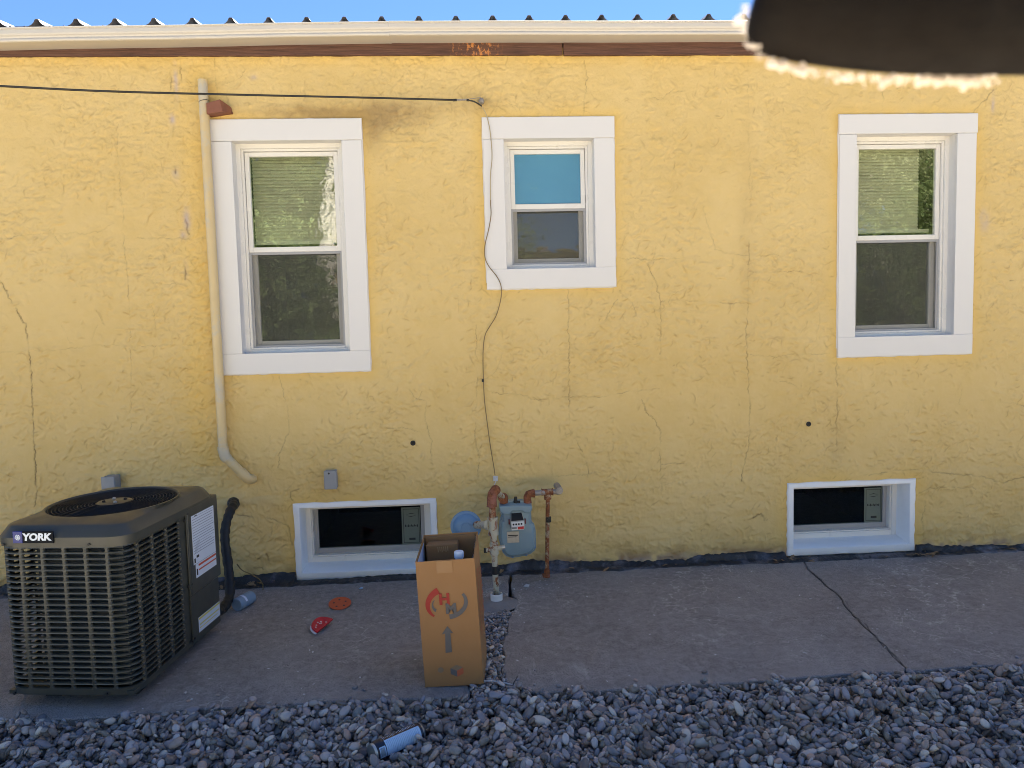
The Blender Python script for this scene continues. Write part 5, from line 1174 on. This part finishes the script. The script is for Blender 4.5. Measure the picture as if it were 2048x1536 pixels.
# leaves, straws and chips as loose litter
def leaves(name, spots, mt, size, lab, cat, seed, flat=.25):
    r = random.Random(seed); b = MB()
    for (x, y, z) in spots:
        s = size*r.uniform(.4, 1.4); a = r.uniform(0, 6.28); Mx = Matrix.Translation((x, y, z+.003)) @ Matrix.Rotation(a, 4, 'Z') @ Matrix.Rotation(r.gauss(0, flat), 4, 'X') @ Matrix.Rotation(r.gauss(0, flat), 4, 'Y')
        b.tf(Mx); w_ = s*r.uniform(.2, .5); c = s*r.uniform(0, .35)
        b.add([(-s, 0, 0), (-s*.3, -w_, c), (s*.5, -w_*.8, c*.6), (s, 0, 0), (s*.5, w_*.7, c*.5), (-s*.3, w_, c*.9)], [(0, 1, 2, 3), (0, 3, 4, 5)])
    o = b.build(name, mt, smooth=0); tag(o, lab, cat, kind='stuff')
r = random.Random(31)
sp_ = []
for i in range(70): x = r.choice([r.gauss(2.05, .09), r.uniform(-3, 3.6), r.gauss(2.9, .06), r.gauss(-1.3, .1)]); y = -abs(r.gauss(.07, .03)); sp_.append((x, y, zs(y)+.012))
for i in range(80): x = r.choice([r.gauss(-1.0, .25), r.uniform(-3, 3.5), r.gauss(-.35, .1), r.gauss(1.3, .1)]); y = EDGE(x)-abs(r.gauss(.03, .09)); sp_.append((x, y, -.085))
leaves('dry_leaves', sp_, m_leafdry, .021, 'scattered dry brown leaf bits along the wall foot and the edge of the gravel', 'leaves', 1)
sp_ = []
for i in range(260): x = r.uniform(-3, 3.6); y = r.uniform(-1.48, -.1); sp_.append((x, y, zs(y)-.001))
for i in range(40): x = r.gauss(.35, .1); y = r.gauss(-.3, .1); sp_.append((x, min(-.1, y), zs(y)))
leaves('paint_chips', sp_, m_chip, .0075, 'tiny pale paint chips and specks scattered over the concrete walk', 'paint chips', 2, .1)
sp_ = []
for i in range(240): x = r.uniform(-3, 3.6); y = r.uniform(-1.5, -.1); sp_.append((x, y, zs(y)-.001))
leaves('dark_specks', sp_, m_dirt, .005, 'tiny dark specks of grit scattered over the concrete walk', 'grit', 5, .1)
b = MB()
for i in range(110):
    x = r.choice([r.gauss(-1.1, .3), r.gauss(-.85, .12), r.uniform(-3, 3.5), r.gauss(.35, .1)]); y = EDGE(x)-abs(r.gauss(.05, .12)); a = r.uniform(0, 3.14); L_ = r.uniform(.02, .09); z = -.082+r.uniform(0, .01)
    p = Vector((x, y, z)); q = p+Vector((math.cos(a)*L_, math.sin(a)*L_*.6, r.uniform(-.012, .012))); b.tube([p, (p+q)/2+Vector((r.uniform(-.006, .006), r.uniform(-.006, .006), .004)), q], .0011, 4)
tag(b.build('straw', m_straw), 'thin dry straws and stems lying on the gravel', 'straw', kind='stuff')
for (px, py, s, lab) in ((722, 1177, .011, 'small pale blue chip on the walk right under the left basement window'), (1053, 1172, .018, 'pale flat chip of plaster on the walk below the gas meter')):
    p = on(px, py, .002); b = MB(); b.add([(-s, -s*.6, 0), (s*.8, -s*.9, 0), (s, s*.6, .002), (-.2*s, s, 0), (-s, -s*.6, .004), (s*.8, -s*.9, .004), (s, s*.6, .006), (-.2*s, s, .004)], [(0, 3, 2, 1), (4, 5, 6, 7), (0, 1, 5, 4), (1, 2, 6, 5), (2, 3, 7, 6), (3, 0, 4, 7)])
    o = b.build('plaster_chip', m_canlabel if s < .015 else m_chip); o.location = p; tag(o, lab, 'chip')

# ================================================================== BEHIND THE CAMERA (seen mirrored in the panes)
def tree(name, x, y, h, cr, seed, lab, lm, nleaf=7000, trunk_r=.22, tf=.36):
    o = tag(empty(name, (x, y, -.16)), lab, 'tree'); r = random.Random(seed); b = MB(); tips = []
    def branch(p, d, L, rad, depth):
        pts = [p]; 
        sg_ = .03 if depth == 0 else .13
        for i in range(4): d = (d+Vector((r.gauss(0, sg_), r.gauss(0, sg_), r.gauss(.04, .08)))).normalized(); p = p+d*L/4; pts.append(p)
        b.tube(pts, [rad*(1-.12*i) for i in range(5)], 8); 
        if depth >= 3: tips.append(p); return
        for k in range(r.choice([2, 3])): branch(p, (d+Vector((r.gauss(0, .6), r.gauss(0, .6), r.gauss(.1, .3)))).normalized(), L*r.uniform(.6, .8), rad*.6, depth+1)
        if depth: tips.append(p)
    branch(Vector((0, 0, 0)), Vector((0, 0, 1)), h*tf, trunk_r, 0); b.build('trunk', m_bark, o, smooth=60)
    V = np.empty((nleaf*4, 3)); rg = np.random.default_rng(seed); T = np.array([t[:] for t in tips]); idx = rg.integers(0, len(T), nleaf)
    C = T[idx]+rg.normal(0, 1, (nleaf, 3))*np.array([cr, cr, cr*.8])*.20
    A = rg.normal(size=(nleaf, 3)); A /= np.linalg.norm(A, axis=1)[:, None]; B = np.cross(A, rg.normal(size=(nleaf, 3))); B /= np.linalg.norm(B, axis=1)[:, None]; s = rg.uniform(.05, .11, nleaf)[:, None]
    V[0::4] = C-A*s; V[1::4] = C-B*s*.5; V[2::4] = C+A*s; V[3::4] = C+B*s*.5
    me = bpy.data.meshes.new('crown'); me.from_pydata(V.tolist(), [], [(4*i, 4*i+1, 4*i+2, 4*i+3) for i in range(nleaf)]); me.materials.append(lm); link('crown', me, o)
tree('yard_tree', -3.4, -14, 13, 4.6, 3, 'leafy tree behind the viewer, mirrored in the tall left window', m_leaf, 9000, .36, .46)
tree('yard_tree', -6.8, -17, 8.0, 3.2, 5, 'second leafy tree left behind the viewer, dark and dense', m_leaf, 11000)
tree('yard_tree', 11.5, -14.5, 8.0, 3.4, 8, 'pale green tree behind the viewer, mirrored in the tall right window', m_leaf2, 13000)
tree('yard_tree', 15.5, -19, 9.0, 3.4, 9, 'tall pale tree farthest right behind the viewer', m_leaf2, 11000)
tree('yard_tree', -5.4, -15.5, 6.2, 3.6, 13, 'low dark leafy tree behind the viewer, mirrored low in the tall left window', m_leaf, 12000, .16)
tree('yard_tree', -2.6, -18, 6.8, 3.4, 14, 'low leafy tree nearest the tan house behind the viewer', m_leaf, 10000, .16)
tree('yard_tree', 10.6, -17, 6.4, 3.8, 15, 'low bushy tree behind the viewer, mirrored low in the tall right window', m_leaf, 12000, .16)
tree('yard_tree', 13.4, -14.2, 5.8, 3.4, 16, 'low rounded tree between the two pale trees behind the viewer', m_leaf, 10000, .16)
def bush(x, y, rx, h, seed, lab, lm, n=14000):
    o = tag(empty('yard_shrub', (x, y, -.16)), lab, 'shrub'); r = random.Random(seed); rg = np.random.default_rng(seed); b = MB()
    for k in range(7): a = k*.9; b.tube([(0, 0, 0), (math.cos(a)*.3, math.sin(a)*.3, h*.4), (math.cos(a)*rx*.6, math.sin(a)*rx*.4, h*.8)], [.06, .04, .015], 6)
    b.build('stem', m_bark, o)
    cl = rg.normal(0, 1, (90, 3)); cl /= np.linalg.norm(cl, axis=1)[:, None]; cl *= rg.uniform(.35, 1, (90, 1)); cl = cl*np.array([rx, rx*.8, h*.5])+np.array([0, 0, h*.52])
    C_ = cl[rg.integers(0, 90, n)]+rg.normal(0, .26, (n, 3)); C_[:, 2] = np.maximum(C_[:, 2], .05)
    A = rg.normal(size=(n, 3)); A /= np.linalg.norm(A, axis=1)[:, None]; B = np.cross(A, rg.normal(size=(n, 3))); B /= np.linalg.norm(B, axis=1)[:, None]; s_ = rg.uniform(.05, .11, n)[:, None]
    V = np.empty((n*4, 3)); V[0::4] = C_-A*s_; V[1::4] = C_-B*s_*.5; V[2::4] = C_+A*s_; V[3::4] = C_+B*s_*.5
    me = bpy.data.meshes.new('leaves'); me.from_pydata(V.tolist(), [], [(4*i, 4*i+1, 4*i+2, 4*i+3) for i in range(n)]); me.materials.append(lm); link('leaves', me, o)
bush(-4.9, -12.6, 2.0, 4.0, 4, 'large leafy shrub behind the viewer, mirrored low in the tall left window', m_leaf)
bush(11.0, -12.8, 2.6, 4.2, 6, 'large leafy shrub behind the viewer, mirrored low in the tall right window', m_leaf)
nb = tag(empty('neighbour_house', (1.8, -20, -.16)), 'low tan house across the yard behind the viewer', 'house')
b = MB(); b.box((-6, -6, 0), (6, 0, 4.1)); b.build('wall', m_tanwall, nb, smooth=0)
b = MB(); b.add([(-6.4, .4, 4.1), (6.4, .4, 4.1), (6.4, -3, 4.5), (-6.4, -3, 4.5), (-6.4, -6.4, 4.1), (6.4, -6.4, 4.1)], [(0, 1, 2, 3), (3, 2, 5, 4), (0, 3, 4), (1, 5, 2)]); b.build('roof', m_redroof, nb, smooth=0)
for x in (-3.5, 2.5): b = MB(); b.box((x, -.01, 1.0), (x+1.4, .06, 2.3)); b.build('window', m_vinyl, nb); b2 = MB(); b2.box((x+.08, .055, 1.08), (x+1.32, .065, 2.22)); b2.build('pane', m_dark, nb)

# ================================================================== THE HAND
DH = .15
def HP(px, py, dz=0.0):
    d = DH+dz; return CAM + (RT*((px-1024)/FPX) - UP*((py-768)/FPX) + FW)*d
hand = tag(empty('hand', HP(2040, 20)), 'dark blurred hand reaching in at the top right corner, its rim glinting', 'hand')
ho = Vector(hand.location)
def skin_mesh(nm, verts, edges, rad, mat, parent, lev=2):
    me = bpy.data.meshes.new(nm); me.from_pydata([tuple(v) for v in verts], edges, []); o = link(nm, me, parent)
    sk = o.modifiers.new('skin', 'SKIN'); sk.use_smooth_shade = True; sk.branch_smoothing = .6
    for i, q in enumerate(me.skin_vertices[0].data): q.radius = (rad[i], rad[i]); q.use_root = (i == 0)
    ss = o.modifiers.new('sub', 'SUBSURF'); ss.levels = lev; ss.render_levels = lev; me.materials.append(mat); return o
# plan in photo pixels at 0.15 m (100 px = 1 cm): palm towards the lens, fingers pointing left
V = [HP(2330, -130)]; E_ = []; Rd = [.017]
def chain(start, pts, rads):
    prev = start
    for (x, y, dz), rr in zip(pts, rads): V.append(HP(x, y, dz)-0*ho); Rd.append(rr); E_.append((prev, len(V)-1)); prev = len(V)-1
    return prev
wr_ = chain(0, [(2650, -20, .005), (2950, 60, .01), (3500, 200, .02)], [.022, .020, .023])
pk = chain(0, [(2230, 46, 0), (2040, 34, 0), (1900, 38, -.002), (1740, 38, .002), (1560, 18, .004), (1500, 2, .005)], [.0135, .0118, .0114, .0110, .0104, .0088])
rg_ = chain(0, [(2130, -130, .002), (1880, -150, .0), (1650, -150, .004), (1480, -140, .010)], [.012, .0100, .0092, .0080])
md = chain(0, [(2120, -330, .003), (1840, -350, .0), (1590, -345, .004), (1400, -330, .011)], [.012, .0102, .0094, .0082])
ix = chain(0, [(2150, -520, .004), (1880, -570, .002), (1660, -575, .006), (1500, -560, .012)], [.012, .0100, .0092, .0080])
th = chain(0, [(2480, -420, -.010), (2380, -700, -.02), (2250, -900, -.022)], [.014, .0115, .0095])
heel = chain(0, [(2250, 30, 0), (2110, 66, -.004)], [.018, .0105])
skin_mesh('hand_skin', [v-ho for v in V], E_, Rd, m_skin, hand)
# fuzz fibres, plus added pale lumps imitating sun glints on the lower rim
b = MB(); r = random.Random(12)
edge_px = [(1488, 10), (1492, 60), (1514, 104), (1565, 132), (1635, 147), (1715, 156), (1790, 160), (1860, 160), (1930, 160), (1985, 162)]
def rimpt(t_):
    k = int(t_); f = t_-k; x = edge_px[k][0]*(1-f)+edge_px[k+1][0]*f; y = edge_px[k][1]*(1-f)+edge_px[k+1][1]*f
    return x, y, *((-1, .3) if k < 1 else ((-.7, .8) if k < 3 else (0, 1)))
for i in range(150):
    x, y, nx, ny = rimpt(r.random()*(len(edge_px)-1.001)); dz = r.uniform(.004, .012); L_ = abs(r.gauss(0, 6))+3; a = r.gauss(0, .7)
    ex_, ey_ = nx*math.cos(a)-ny*math.sin(a), nx*math.sin(a)+ny*math.cos(a)
    b.tube([HP(x-nx*9, y-ny*9, dz)-ho, HP(x+ex_*L_, y+ey_*L_, dz+r.uniform(-.002, .003))-ho], [.0001, .00007], 4)
for i in range(30):      # added pale lumps that imitate blurred sun glints
    t_ = r.choice([r.uniform(0, 9), r.uniform(6.6, 8.2), r.uniform(2.6, 4), r.uniform(6.6, 8.2)]); x, y, nx, ny = rimpt(min(8.99, t_)); q = r.uniform(-7, 9); p = HP(x+nx*q, y+ny*q, r.uniform(.002, .008))-ho; rad = r.uniform(.00025, .0006)*(1.7 if 6.6 < t_ < 8.2 and r.random() < .5 else 1)
    bmv = VAR[i % 24]*rad; b.add([tuple(Vector(v)+p) for v in bmv], [tuple(int(z_) for z_ in f_) for f_ in IF])
for cx__, cy__, n__ in ((1905, 158, 80), (1870, 158, 40), (1560, 132, 22), (1600, 142, 10), (1700, 158, 14), (1780, 161, 12), (1935, 164, 18), (1488, 44, 5), (1500, 92, 5), (1960, 156, 10)):  # lump clusters shaped to mimic the brightest glowing stretches of rim
    for q in range(n__):
        p = HP(cx__+r.gauss(0, 16), cy__+r.gauss(0, 5), r.uniform(.003, .009))-ho; bmv = VAR[q % 24]*r.uniform(.0003, .0008); b.add([tuple(Vector(v)+p) for v in bmv], [tuple(int(z_) for z_ in f_) for f_ in IF])
o = b.build('rim_fuzz_glints', m_fuzz_glint, hand); o['kind'] = 'stuff'
